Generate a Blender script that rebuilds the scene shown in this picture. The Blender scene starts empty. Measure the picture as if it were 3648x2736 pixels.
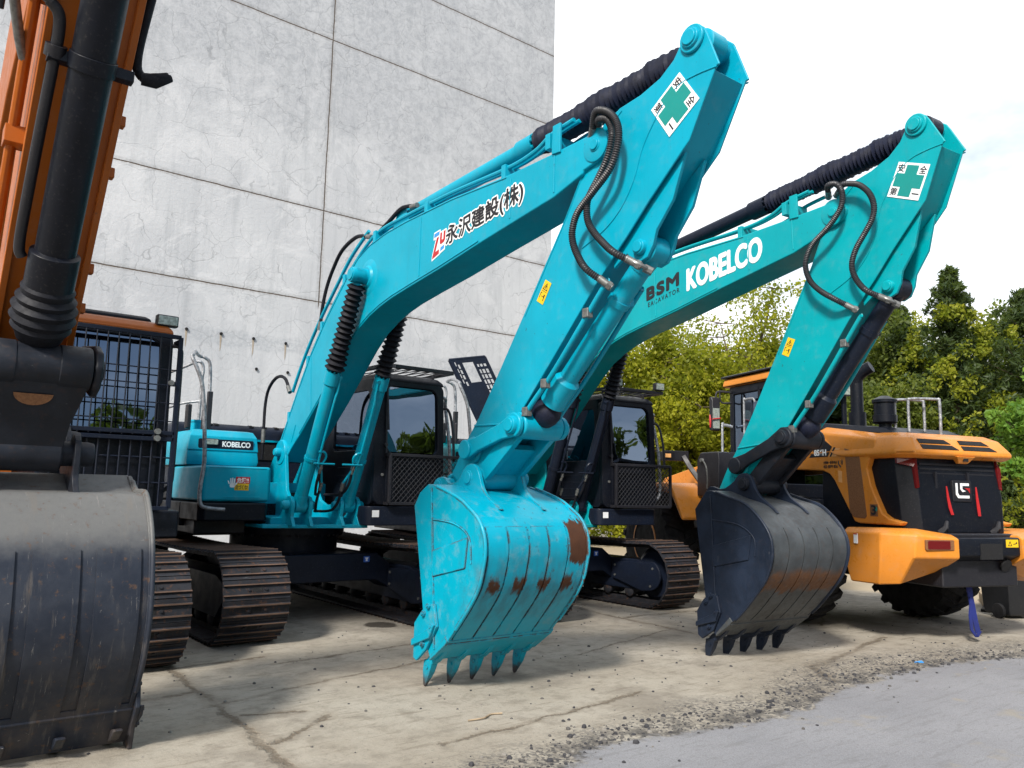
import bpy, bmesh, math, random
import numpy as np
from mathutils import Vector, Matrix
random.seed(7)
SC = bpy.context.scene
COL = SC.collection
RAD = math.radians

# ------------------------------------------------------------------ node helper
class NT:
    def __init__(s, name):
        s.m = bpy.data.materials.new(name); s.m.use_nodes = True
        s.t = s.m.node_tree; s.t.nodes.clear()
        s.out = s.t.nodes.new('ShaderNodeOutputMaterial')
        s._c = None
    def n(s, ty, **kw):
        o = s.t.nodes.new('ShaderNode' + ty)
        for k, v in kw.items(): setattr(o, k, v)
        return o
    def set(s, node, key, v):
        i = node.inputs[key]
        if isinstance(v, bpy.types.NodeSocket): s.t.links.new(v, i)
        elif v is not None:
            try: i.default_value = v
            except Exception: i.default_value = (*v, 1)
    def co(s):
        if s._c is None: s._c = s.n('TexCoord').outputs['Object']
        return s._c
    def noise(s, scale, detail=4, rough=.55, vec=None, dist=0, color=False):
        o = s.n('TexNoise'); s.set(o, 'Vector', vec or s.co()); s.set(o, 'Scale', scale); s.set(o, 'Detail', detail); s.set(o, 'Roughness', rough); s.set(o, 'Distortion', dist)
        return o.outputs['Color' if color else 'Fac']
    def voro(s, scale, feature='F1', vec=None, out='Distance', rnd=1):
        o = s.n('TexVoronoi', feature=feature); s.set(o, 'Vector', vec or s.co()); s.set(o, 'Scale', scale); s.set(o, 'Randomness', rnd)
        return o.outputs[out]
    def math(s, op, a, b=None, c=None, clamp=False):
        o = s.n('Math', operation=op, use_clamp=clamp); s.set(o, 0, a)
        if b is not None: s.set(o, 1, b)
        if c is not None: s.set(o, 2, c)
        return o.outputs[0]
    def vm(s, op, a, b=None, scale=None):
        o = s.n('VectorMath', operation=op); s.set(o, 0, a)
        if b is not None: s.set(o, 1, b)
        if scale is not None: s.set(o, 'Scale', scale)
        return o.outputs['Value'] if op in ('LENGTH', 'DOT_PRODUCT') else o.outputs['Vector']
    def ramp(s, f, a, b, lo=0., hi=1.):
        o = s.n('MapRange', interpolation_type='SMOOTHSTEP'); s.set(o, 0, f); s.set(o, 1, a); s.set(o, 2, b); s.set(o, 3, lo); s.set(o, 4, hi)
        return o.outputs[0]
    def mix(s, f, a, b, mode='MIX'):
        o = s.n('Mix', data_type='RGBA', blend_type=mode); s.set(o, 0, f)
        for i, v in ((6, a), (7, b)):
            if isinstance(v, bpy.types.NodeSocket): s.t.links.new(v, o.inputs[i])
            else: o.inputs[i].default_value = (*v[:3], 1)
        return o.outputs[2]
    def sep(s, v=None):
        o = s.n('SeparateXYZ'); s.set(o, 0, v or s.co()); return o.outputs
    def bsdf(s, col, rough=.5, metal=0, spec=.5, coat=0, bump=None, bs=.3, bd=.01, emit=None):
        b = s.n('BsdfPrincipled')
        s.set(b, 'Base Color', col if isinstance(col, bpy.types.NodeSocket) else (*col[:3], 1)); s.set(b, 'Roughness', rough); s.set(b, 'Metallic', metal); s.set(b, 'Specular IOR Level', spec); s.set(b, 'Coat Weight', coat); s.set(b, 'Coat Roughness', .12)
        if bump is not None:
            k = s.n('Bump'); s.set(k, 'Height', bump); s.set(k, 'Strength', bs); s.set(k, 'Distance', bd); s.set(b, 'Normal', k.outputs[0])
        s.t.links.new(b.outputs[0], s.out.inputs[0])
        return b

def m_paint(name, c, rough=.36, coat=.05, dust=.10, rust=None):
    t = NT(name)
    n1 = t.noise(1.3, 5); n2 = t.noise(9, 6, .65); n3 = t.noise(60, 3)
    dk = [x * .86 for x in c]
    col = t.mix(t.ramp(n1, .35, .7), c, dk)
    run = t.noise(2.2, 5, .7, vec=t.vm('MULTIPLY', t.co(), (5, 5, .45))); col = t.mix(t.math('MULTIPLY', t.ramp(run, .52, .72), .26), col, [x * .62 + .008 for x in c])
    col = t.mix(t.math('MULTIPLY', t.ramp(t.noise(.7, 4, .6), .5, .75), .20), col, [x * .9 + .03 for x in c])
    d = t.math('MULTIPLY', t.ramp(n2, .5, .8), dust)
    col = t.mix(d, col, (.30, .27, .22))
    # small chips
    ch = t.ramp(t.noise(38, 3, .6, dist=.6), .705, .72)
    col = t.mix(t.math('MULTIPLY', ch, .55), col, (.03, .025, .02))
    r = t.ramp(n2, .3, .8, rough - .06, rough + .16)
    if rust is not None:
        f = rust(t)
        rc = t.mix(t.noise(14, 6, .7), (.030, .012, .006), (.085, .034, .016))
        col = t.mix(f, col, rc); r = t.math('ADD', r, t.math('MULTIPLY', f, .35))
    t.bsdf(col, r, coat=coat, spec=.22, bump=t.math('ADD', t.math('MULTIPLY', n1, .4), t.math('MULTIPLY', n3, .05)), bs=.22, bd=.012)
    return t.m

def m_plain(name, c, rough=.5, metal=0, var=.25, scale=6, spec=.5, coat=0, bump=.15):
    t = NT(name); n = t.noise(scale, 5, .6); n2 = t.noise(scale * 9, 4)
    col = t.mix(t.ramp(n, .35, .7), c, [x * (1 - var) for x in c])
    col = t.mix(t.math('MULTIPLY', t.ramp(n2, .55, .8), .10), col, (.25, .23, .2))
    t.bsdf(col, t.ramp(n, .3, .8, rough - .05, min(1, rough + .15)), metal, spec, coat, bump=n2, bs=bump, bd=.004)
    return t.m

def m_glass(name, tint=(.045, .055, .055), ior=1.5):
    t = NT(name)
    tr = t.n('BsdfTransparent'); t.set(tr, 0, (*tint, 1))
    g = t.n('BsdfGlossy'); t.set(g, 'Roughness', .012); t.set(g, 'Color', (.60, .75, 1, 1))
    k = t.n('Bump'); t.set(k, 'Height', t.noise(1.6, 1)); t.set(k, 'Strength', .10); t.set(k, 'Distance', .05); t.set(g, 'Normal', k.outputs[0])
    fr = t.n('Fresnel'); t.set(fr, 0, ior)
    mx = t.n('MixShader'); t.set(mx, 0, t.math('ADD', t.math('MULTIPLY', fr.outputs[0], 1.3), .17, clamp=True))
    t.t.links.new(tr.outputs[0], mx.inputs[1]); t.t.links.new(g.outputs[0], mx.inputs[2]); t.t.links.new(mx.outputs[0], t.out.inputs[0])
    return t.m

def m_steel(name, c=(.03, .034, .042), rust=.35, rough=.5, rb=None):
    t = NT(name); n = t.noise(4, 6, .65); n2 = t.noise(22, 6, .7, dist=.4); n3 = t.noise(90, 3)
    col = t.mix(t.ramp(n, .35, .7), c, [x * 1.7 for x in c])
    f = t.math('MULTIPLY', t.ramp(n2, .52, .68), rust)
    if rb is not None: f = t.math('MAXIMUM', f, rb(t))
    rc = t.mix(t.noise(30, 4, .7), (.07, .028, .012), (.20, .095, .045))
    col = t.mix(f, col, rc)
    scr = t.ramp(t.noise(7, 5, .7, vec=t.vm('MULTIPLY', t.co(), (1, 6, 1))), .66, .72)
    col = t.mix(t.math('MULTIPLY', scr, .2), col, (.28, .28, .28))
    t.bsdf(col, t.math('ADD', t.ramp(n2, .3, .8, rough - .1, rough + .15), t.math('MULTIPLY', f, .2)), .0, .25, bump=t.math('ADD', n2, t.math('MULTIPLY', n3, .3)), bs=.2, bd=.006)
    return t.m

# ------------------------------------------------------------------ mesh helper
class MB:
    """collects shapes given as (x, u, z); u runs opposite to y"""
    def __init__(s, xf=None): s.v = []; s.f = []; s.mi = []; s.cur = 0; s.xf = xf
    def add(s, vs, fs):
        o = len(s.v)
        if s.xf: vs = [s.xf(p) for p in vs]
        s.v += [(p[0], -p[1], p[2]) for p in vs]
        for f in fs: s.f.append([i + o for i in f]); s.mi.append(s.cur)
        return s
    def prism(s, prof, x0, x1, ins=0):
        n = len(prof)
        a = [(x0, p[0], p[1]) for p in prof]; b = [(x1, p[0], p[1]) for p in prof]
        fs = [list(range(n)), list(range(2 * n - 1, n - 1, -1))] + [[i, (i + 1) % n, n + (i + 1) % n, n + i] for i in range(n)]
        return s.add(a + b, fs)
    def prismu(s, prof, u0, u1):          # profile in (x, z)
        n = len(prof)
        a = [(p[0], u0, p[1]) for p in prof]; b = [(p[0], u1, p[1]) for p in prof]
        return s.add(a + b, [list(range(n)), list(range(2 * n - 1, n - 1, -1))] + [[i, (i + 1) % n, n + (i + 1) % n, n + i] for i in range(n)])
    def prismz(s, prof, z0, z1):          # profile in (x, u)
        n = len(prof)
        a = [(p[0], p[1], z0) for p in prof]; b = [(p[0], p[1], z1) for p in prof]
        return s.add(a + b, [list(range(n)), list(range(2 * n - 1, n - 1, -1))] + [[i, (i + 1) % n, n + (i + 1) % n, n + i] for i in range(n)])
    def loft(s, rings, cap=True):
        n = len(rings[0]); vs = [p for r in rings for p in r]; fs = []
        for k in range(len(rings) - 1):
            for i in range(n):
                j = (i + 1) % n; fs.append([k * n + i, k * n + j, (k + 1) * n + j, (k + 1) * n + i])
        if cap: fs += [list(range(n)), list(range(len(vs) - 1, len(vs) - n - 1, -1))]
        return s.add(vs, fs)
    def box(s, x0, x1, u0, u1, z0, z1):
        return s.prismz([(x0, u0), (x1, u0), (x1, u1), (x0, u1)], z0, z1)
    @staticmethod
    def frame(d):
        d = Vector(d).normalized(); a = Vector((0, 0, 1)) if abs(d.z) < .9 else Vector((1, 0, 0))
        e = d.cross(a).normalized(); return d, e, e.cross(d).normalized()
    def sweep(s, pts, radii, n=12, cap=True, phase=0, sq=None):
        pts = [Vector(p) for p in pts]; rings = []; e = None
        for i, p in enumerate(pts):
            d = (pts[min(i + 1, len(pts) - 1)] - pts[max(i - 1, 0)])
            if d.length < 1e-9: d = Vector((0, 0, 1))
            d.normalize()
            if e is None: _, e, g = s.frame(d)
            else:
                e = (e - d * e.dot(d)).normalized()
            g = d.cross(e)
            r = radii[i] if hasattr(radii, '__len__') else radii
            rings.append([tuple(p + (e * math.cos(phase + 2 * math.pi * k / n) + g * math.sin(phase + 2 * math.pi * k / n)) * r) for k in range(n)])
        return s.loft(rings, cap)
    def cyl(s, p0, p1, r0, r1=None, n=20): return s.sweep([p0, p1], [r0, r0 if r1 is None else r1], n)
    def rod(s, p0, p1, w): return s.sweep([p0, p1], w * .7071, 4, phase=math.pi / 4)
    def lathe(s, p0, p1, prof, n=24, cap=True):      # prof: (t along axis 0..1, radius)
        p0 = Vector(p0); p1 = Vector(p1); d, e, g = s.frame(p1 - p0)
        rings = [[tuple(p0.lerp(p1, t) + (e * math.cos(2 * math.pi * k / n) + g * math.sin(2 * math.pi * k / n)) * r) for k in range(n)] for t, r in prof]
        return s.loft(rings, cap)
    def tube(s, pts, r, n=10, seg=6): return s.sweep(smooth(pts, seg), r, n)
    def build(s, name, mat, parent=None, bevel=0, ang=38, seg=2, label=None):
        me = bpy.data.meshes.new(name); me.from_pydata(s.v, [], s.f)
        for m in (mat if isinstance(mat, (list, tuple)) else [mat]): me.materials.append(m)
        me.polygons.foreach_set('material_index', s.mi)
        bm = bmesh.new(); bm.from_mesh(me); bmesh.ops.recalc_face_normals(bm, faces=bm.faces[:]); bm.to_mesh(me); bm.free()
        me.polygons.foreach_set('use_smooth', [True] * len(me.polygons)); me.set_sharp_from_angle(angle=RAD(ang)); me.update()
        o = bpy.data.objects.new(name, me); COL.objects.link(o)
        if parent: o.parent = parent
        if bevel:
            b = o.modifiers.new('bevel', 'BEVEL'); b.width = bevel; b.segments = seg; b.limit_method = 'ANGLE'; b.angle_limit = RAD(35); b.harden_normals = True
        if label: o['label'] = label
        return o

def smooth(pts, seg=6):
    P = [Vector(p) for p in pts]; out = []
    for i in range(len(P) - 1):
        a = P[max(i - 1, 0)]; b = P[i]; c = P[i + 1]; d = P[min(i + 2, len(P) - 1)]
        for k in range(seg):
            t = k / seg; out.append(.5 * ((2 * b) + (c - a) * t + (2 * a - 5 * b + 4 * c - d) * t * t + (3 * b - a - 3 * c + d) * t ** 3))
    return out + [P[-1]]

def resample(pts, step):
    P = [Vector(p) for p in pts]; out = [P[0]]; acc = 0
    for a, b in zip(P, P[1:]):
        L = (b - a).length; t = step - acc
        while t <= L: out.append(a.lerp(b, t / L)); t += step
        acc = L - (t - step)
    return out

def thing(name, label, cat, loc=(0, 0, 0), rz=0, group=None):
    o = bpy.data.objects.new(name, None); COL.objects.link(o); o.location = loc; o.rotation_euler = (0, 0, rz); o.empty_display_size = .3
    o['label'] = label; o['category'] = cat
    if group: o['group'] = group
    return o
def tag(o, label, cat, group=None):
    o['label'] = label; o['category'] = cat
    if group: o['group'] = group
    return o

def text(body, BL, BR, TL, name, mat, parent, bold=0., lift=.0, thick=.0015, spacing=1., shear=0, halo=0):
    """lettering mapped on the parallelogram BL, BR, TL (x, u, z); faces the side BR x TL points to"""
    c = bpy.data.curves.new(name, 'FONT'); c.body = body; c.size = 1; c.extrude = .01; c.space_character = spacing; c.shear = shear; c.resolution_u = 6
    o = bpy.data.objects.new(name + '_src', c); COL.objects.link(o); bpy.context.view_layer.update()
    ev = lambda: bpy.data.meshes.new_from_object(o.evaluated_get(bpy.context.evaluated_depsgraph_get()))
    me = ev(); co = np.empty(len(me.vertices) * 3, 'f'); me.vertices.foreach_get('co', co); co = co.reshape(-1, 3); lo = co.min(0); hi = co.max(0)
    if bold: bpy.data.meshes.remove(me); c.offset = bold; bpy.context.view_layer.update(); me = ev()
    bpy.data.objects.remove(o); bpy.data.curves.remove(c)
    flip = lambda p: Vector((p[0], -p[1], p[2]))
    B, R, T = flip(BL), flip(BR) - flip(BL), flip(TL) - flip(BL); N = R.cross(T).normalized()
    for v in me.vertices:
        x = (v.co.x - lo[0]) / (hi[0] - lo[0]); y = (v.co.y - lo[1]) / (hi[1] - lo[1])
        v.co = B + R * x + T * y + N * (lift + (thick if v.co.z > 0 else 0))
    if halo:        # outline plate: the same glyphs shifted round
        vs = [v.co.copy() for v in me.vertices]; ps = [list(p.vertices) for p in me.polygons]; V = []; F = []; Rn, Tn = R.normalized(), T.normalized(); k = 0
        for q in range(12):
            o_ = len(V); d_ = Rn * (halo * math.cos(q * math.pi / 6)) + Tn * (halo * math.sin(q * math.pi / 6)) + N * (.00012 * q); V += [tuple(v + d_) for v in vs]; F += [[i + o_ for i in p] for p in ps]
        bpy.data.meshes.remove(me); me = bpy.data.meshes.new(name); me.from_pydata(V, [], F)
    me.name = name; me.materials.clear(); me.materials.append(mat)
    for p in me.polygons: p.material_index = 0
    ob = bpy.data.objects.new(name, me); COL.objects.link(ob); ob.parent = parent
    return ob

def rigid(p1, p2, q1, q2):
    a = math.atan2(p2[1] - p1[1], p2[0] - p1[0]); b = math.atan2(q2[1] - q1[1], q2[0] - q1[0]); c, s_ = math.cos(b - a), math.sin(b - a)
    return lambda p: (q1[0] + c * (p[0] - p1[0]) - s_ * (p[1] - p1[1]), q1[1] + s_ * (p[0] - p1[0]) + c * (p[1] - p1[1]))

def arc(c, r, a0, a1, n=8): return [(c[0] + r * math.cos(RAD(a0 + (a1 - a0) * i / n)), c[1] + r * math.sin(RAD(a0 + (a1 - a0) * i / n))) for i in range(n + 1)]
def rrect(x0, x1, z0, z1, r, n=5):
    return arc((x1 - r, z1 - r), r, 0, 90, n) + arc((x0 + r, z1 - r), r, 90, 180, n) + arc((x0 + r, z0 + r), r, 180, 270, n) + arc((x1 - r, z0 + r), r, 270, 360, n)

# ------------------------------------------------------------------ materials
CY1 = (.0, .305, .44); CY2 = (.0, .305, .35); OR = (.62, .225, .030); ORX = (.36, .092, .010)
M = {}
M['cyan'] = m_paint('cyan_paint', CY1); M['teal'] = m_paint('teal_paint', CY2); M['orange'] = m_paint('loader_orange', OR, .3, dust=.22); M['orange_arm'] = m_paint('orange_arm_paint', ORX, .38)
M['black'] = m_plain('black_paint', (.0045, .006, .011), .42, coat=.03, spec=.22)
M['navy'] = m_plain('navy_paint', (.007, .011, .023), .42, coat=.03, spec=.22)
M['rubber'] = m_plain('black_rubber', (.007, .008, .013), .6, var=.4, scale=18, spec=.22)
M['boot'] = m_plain('navy_boot', (.008, .011, .028), .55, var=.4, scale=18, spec=.25)
M['hose'] = m_plain('grey_hose', (.02, .021, .026), .45, var=.3, scale=20)
M['steelL'] = m_plain('zinc_fitting', (.20, .205, .20), .42, .5, .4, 30)
M['wrap'] = m_plain('wrapped_rail', (.34, .355, .38), .32, .3, .6, 26, bump=.8)
M['track'] = m_steel('track_steel', (.015, .016, .020), .5, .6)
M['trackrust'] = m_steel('worn_track_steel', (.075, .048, .036), .6, .6)
M['linksteel'] = m_steel('link_steel', (.009, .011, .016), .10, .5)
M['glass'] = m_glass('cab_glass'); M['lampglass'] = m_plain('lamp_glass', (.42, .48, .44), .12, .3, .5, 40)
M['white'] = m_plain('white_vinyl', (.78, .79, .80), .45, var=.05); M['green'] = m_plain('green_vinyl', (.0, .22, .20), .45, var=.06)
M['ink'] = m_plain('black_vinyl', (.008, .008, .012), .5, var=.1); M['yellow'] = m_plain('yellow_vinyl', (.72, .46, .01), .45, var=.05)
M['red'] = m_plain('red_vinyl', (.42, .015, .018), .45, var=.1); M['blue'] = m_plain('blue_vinyl', (.03, .12, .50), .45, var=.1); M['sky'] = m_plain('light_blue_vinyl', (.04, .25, .62), .45, var=.1)
M['pale'] = m_plain('pale_orange_vinyl', (.75, .38, .14), .5, var=.1); M['brown'] = m_plain('brown_mesh', (.20, .085, .03), .6, var=.3, scale=60)
M['dark'] = m_plain('dark_opening', (.004, .004, .005), .8, var=.2); M['seat'] = m_plain('seat_cloth', (.03, .03, .035), .9)
M['strap'] = m_plain('blue_webbing', (.01, .02, .16), .7); M['wood'] = m_plain('grey_timber', (.35, .27, .18), .8, var=.5, scale=10)
M['tyre'] = m_plain('tyre_rubber', (.016, .016, .018), .75, var=.5, scale=10, spec=.25, bump=.4)
M['bin'] = m_plain('bin_plastic', (.008, .009, .012), .45)
def m_red():
    t = NT('red_lens'); t.bsdf((.11, .005, .006), .22, coat=.3); return t.m
M['lens'] = m_red()
def rust_shade1(t):
    x, y, z = t.sep(); n = t.noise(9, 6, .7, dist=.8); nv = t.noise(3.0, 5, .75, vec=t.vm('MULTIPLY', t.co(), (7, 1, 2.2)))
    def band(v, a, b, e): return t.math('MULTIPLY', t.ramp(v, a - e, a + e), t.ramp(v, b - e, b + e, 1, 0))
    zj = t.math('ADD', z, t.math('MULTIPLY', t.math('SUBTRACT', nv, .5), .22)); xj = t.math('ADD', x, t.math('MULTIPLY', t.math('SUBTRACT', n, .5), .05))
    face = t.ramp(y, -4.82, -4.9)
    patch = t.math('MULTIPLY', band(xj, .25, .44, .01), band(zj, 1.0, 1.33, .012))
    low = t.math('MULTIPLY', band(zj, .79, .90, .035), t.ramp(t.math('ADD', t.math('SINE', t.math('MULTIPLY_ADD', x, 26.5, .6)), t.math('MULTIPLY', t.noise(8, 6, .8, dist=1.2), 3.2)), 1.55, 1.70))
    strip = t.math('MULTIPLY', band(xj, .455, .50, .012), band(zj, .90, 1.44, .06)); strip = t.math('MULTIPLY', strip, t.ramp(n, .42, .5))
    spots = t.math('MULTIPLY', t.ramp(t.noise(11, 6, .75, vec=t.vm('MULTIPLY', t.co(), (1.6, 1, .55))), .615, .63), t.ramp(x, -.55, .4, .25, 1))
    f = t.math('MAXIMUM', t.math('MAXIMUM', patch, low), t.math('MAXIMUM', strip, t.math('MULTIPLY', spots, .9)))
    f = t.math('MULTIPLY', f, face)
    film = t.math('MULTIPLY', t.math('MULTIPLY', band(zj, .55, 1.05, .18), face), t.ramp(t.noise(4, 6, .7, vec=t.vm('MULTIPLY', t.co(), (2.5, 1, .8))), .42, .66, 0, .34))
    f = t.math('MAXIMUM', f, film)
    edge = t.math('MULTIPLY', t.ramp(t.math('ADD', z, t.math('MULTIPLY', t.noise(20, 5, .7), .20)), .25, .12), .9)  # worn rusty tips, drawn higher to paint in the shade on the teeth
    bv = t.n('Bevel', samples=4); bv.inputs['Radius'].default_value = .013; ge = t.n('NewGeometry'); ed = t.ramp(t.vm('DOT_PRODUCT', bv.outputs[0], ge.outputs['Normal']), .985, .93); ed = t.math('MULTIPLY', ed, t.ramp(t.noise(7, 6, .75), .42, .54))
    return t.math('MAXIMUM', t.math('MAXIMUM', f, edge), ed, clamp=True)
def rust2(t):
    x, y, z = t.sep(); n = t.noise(4, 5, .7, dist=.6); zj = t.math('ADD', z, t.math('MULTIPLY', t.math('SUBTRACT', n, .5), .3))
    b = t.math('MULTIPLY', t.ramp(zj, .66, .72), t.ramp(zj, .82, .92, 1, 0))
    b = t.math('MULTIPLY', b, t.ramp(t.noise(9, 5, .7), .30, .56, .35, 1))
    return t.math('MULTIPLY', b, t.ramp(y, -4.75, -4.85))
M['bucket1'] = m_paint('worn_cyan_paint', CY1, .36, rust=rust_shade1, dust=.3)
M['bucket2'] = m_steel('worn_black_paint', (.038, .043, .047), .16, .45, rb=rust2)
M['bucket2side'] = m_steel('navy_bucket_paint', (.009, .014, .026), .03, .48)
def dust3(t):
    x, y, z = t.sep(); return t.math('MULTIPLY', t.ramp(t.noise(5, 6, .7), .62, .72), .35)
def m_bucket3():
    t = NT('scuffed_grey_steel'); x, y, z = t.sep(); n = t.noise(3, 6, .65); n2 = t.noise(20, 6, .7); nv = t.noise(2.5, 5, .7, vec=t.vm('MULTIPLY', t.co(), (8, 1, 1)))
    col = t.mix(t.ramp(n, .35, .7), (.016, .021, .033), (.032, .038, .052))
    dz = t.math('ADD', z, t.math('MULTIPLY', t.math('SUBTRACT', n, .5), .25))
    col = t.mix(t.ramp(dz, 1.10, 1.32), col, t.mix(n2, (.13, .13, .126), (.088, .092, .096)))
    col = t.mix(t.math('MULTIPLY', t.ramp(n2, .58, .68), .6), col, (.10, .055, .03))
    col = t.mix(t.math('MULTIPLY', t.ramp(nv, .54, .70), .42), col, (.13, .115, .10)); sc2 = t.noise(5, 6, .8, vec=t.vm('MULTIPLY', t.co(), (9, .6, .8))); col = t.mix(t.math('MULTIPLY', t.ramp(sc2, .62, .66), .55), col, (.20, .19, .18)); col = t.mix(t.math('MULTIPLY', t.math('MULTIPLY', t.ramp(z, .7, .2), t.ramp(n, .4, .6)), .45), col, (.06, .045, .035))
    col = t.mix(t.math('MULTIPLY', t.ramp(t.noise(6, 6, .75, dist=1), .66, .70), .55), col, (.3, .28, .26))
    t.bsdf(col, t.ramp(n2, .3, .8, .42, .62), 0, .25, bump=n2, bs=.2, bd=.006); return t.m
M['bucket3'] = m_bucket3()

# ------------------------------------------------------------------ traced side profiles (u forward, z up), metres
BU = [(6.026,4.076),(6.001,4.128),(5.953,4.167),(5.799,4.19),(5.34,4.185),(4.797,4.19),(3.963,4.236),(3.138,4.239),(2.738,4.223),(2.36,4.174),(2.1,4.09),(1.9,3.96),(1.706,3.81),(1.512,3.655),(1.313,3.488),(.935,3.115),(.674,2.779),(.374,2.37),(.22,2.16),(.13,2.06)]
BL = [(.12,1.93),(.20,1.86),(.32,1.86),(.566,2.05),(.743,2.165),(1.068,2.405),(1.245,2.537),(1.612,2.839),(1.907,3.08),(2.168,3.256),(2.424,3.362),(2.649,3.426),(2.89,3.475),(3.256,3.525),(3.78,3.59),(4.411,3.683),(4.95,3.756),(5.418,3.819),(5.74,3.905),(5.753,3.931),(5.883,3.955),(5.979,3.99),(6.014,4.036)]
ARM = [(6.66,4.53),(6.68,4.588),(6.71,4.62),(6.759,4.632),(6.811,4.612),(6.858,4.568),(6.885,4.509),(6.977,4.262),(6.95,4.256),(6.731,3.84),(6.673,3.789),(6.376,3.525),(6.182,3.337),(6.058,3.225),(5.86,3.04),(5.384,2.545),(5.095,2.25),(4.866,2.03),(4.639,1.80),(4.401,1.60),(4.20,1.45),(4.10,1.44),(4.02,1.50),(4.00,1.60),(4.06,1.69),(4.236,1.93),(4.449,2.168),(4.633,2.41),(5.032,2.958),(5.363,3.419),(5.58,3.72),(5.72,3.95),(5.93,4.235),(6.10,4.30),(6.30,4.32),(6.48,4.37),(6.60,4.45)]
FOOT = (.253, 1.976); TIP = (5.885, 4.085); ATOP = (6.767, 4.521); ABKT = (6.265, 3.235); ALOW = (4.40, 1.892); AMAIN = (4.06, 1.585); ATOPLINK = (5.035, 2.068); AEAR = (4.51, 1.657)
BK1 = dict(side=[(4.36,1.597),(4.234,1.528),(4.153,1.417),(4.248,1.02),(4.342,.605),(4.435,.312)],
  back=[(4.36,1.597),(4.622,1.533),(4.821,1.472),(4.937,1.412),(5.049,1.344),(5.115,1.265),(5.148,1.177),(5.152,1.087),(5.135,1.006),(5.105,.903),(5.057,.809),(4.938,.664),(4.687,.40)],
  lip=[(4.687,.40),(4.481,.235)], scut=[(4.484,.667),(4.545,.674),(4.596,.507),(4.456,.318),(4.317,.209),(4.267,.222),(4.265,.493),(4.374,.605)],
  ear=[(3.987,1.565),(4.022,1.641),(4.094,1.666),(4.167,1.652),(4.223,1.612),(4.362,1.632),(4.442,1.729),(4.507,1.766),(4.573,1.77),(4.631,1.736),(4.675,1.66),(4.71,1.58),(4.77,1.52),(4.85,1.475),(4.97,1.41),(4.80,1.43),(4.36,1.56),(4.10,1.50)])
BK2 = dict(side=[(4.443,1.6),(4.287,1.418),(4.369,.874),(4.412,.609),(4.47,.30)],
  back=[(4.474,1.606),(4.689,1.541),(4.921,1.48),(5.059,1.388),(5.152,1.296),(5.217,1.195),(5.24,1.094),(5.231,.99),(5.181,.852),(5.098,.73),(4.885,.495),(4.733,.365)],
  lip=[(4.733,.365),(4.56,.215)], scut=[(4.50,.62),(4.60,.60),(4.64,.45),(4.55,.27),(4.40,.17),(4.34,.20),(4.33,.43),(4.42,.55)],
  ear=[(4.10,1.55),(4.16,1.64),(4.228,1.652),(4.30,1.63),(4.389,1.634),(4.515,1.705),(4.578,1.769),(4.669,1.786),(4.742,1.741),(4.785,1.64),(4.85,1.555),(4.94,1.495),(5.06,1.40),(4.85,1.46),(4.47,1.57),(4.2,1.5)])

# ------------------------------------------------------------------ excavator pieces
def bellows(mb, p0, p1, r, n, amp, seed=1, bulge=None):
    rg = random.Random(seed); prof = []
    for i in range(n * 2 + 1):
        t = i / (n * 2); k = r * (1 + (bulge(t) if bulge else 0))
        prof.append((t, k * (1 if i % 2 else 1 - amp) * (1 + rg.uniform(-.05, .05))))
    return mb.lathe(p0, p1, prof, 22)
def corrugated(mb, pts, r, pitch=.016):
    P = resample(smooth(pts, 10), pitch / 2)
    return mb.sweep(P, [r if i % 2 else r * .8 for i in range(len(P))], 10)
def pin(root, name, p, x0, x1, r, mat, cap=True):
    mb = MB(); mb.lathe((x0, *p), (x1, *p), [(0, r * .9), (.04, r), (.96, r), (1, r * .9)], 24)
    if cap: mb.lathe((x0 - .012, *p), (x0 + .004, *p), [(0, r * .70), (.3, r * .74), (1, r * .74)], 24)
    return mb.build(name, mat, root, .004)

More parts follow.
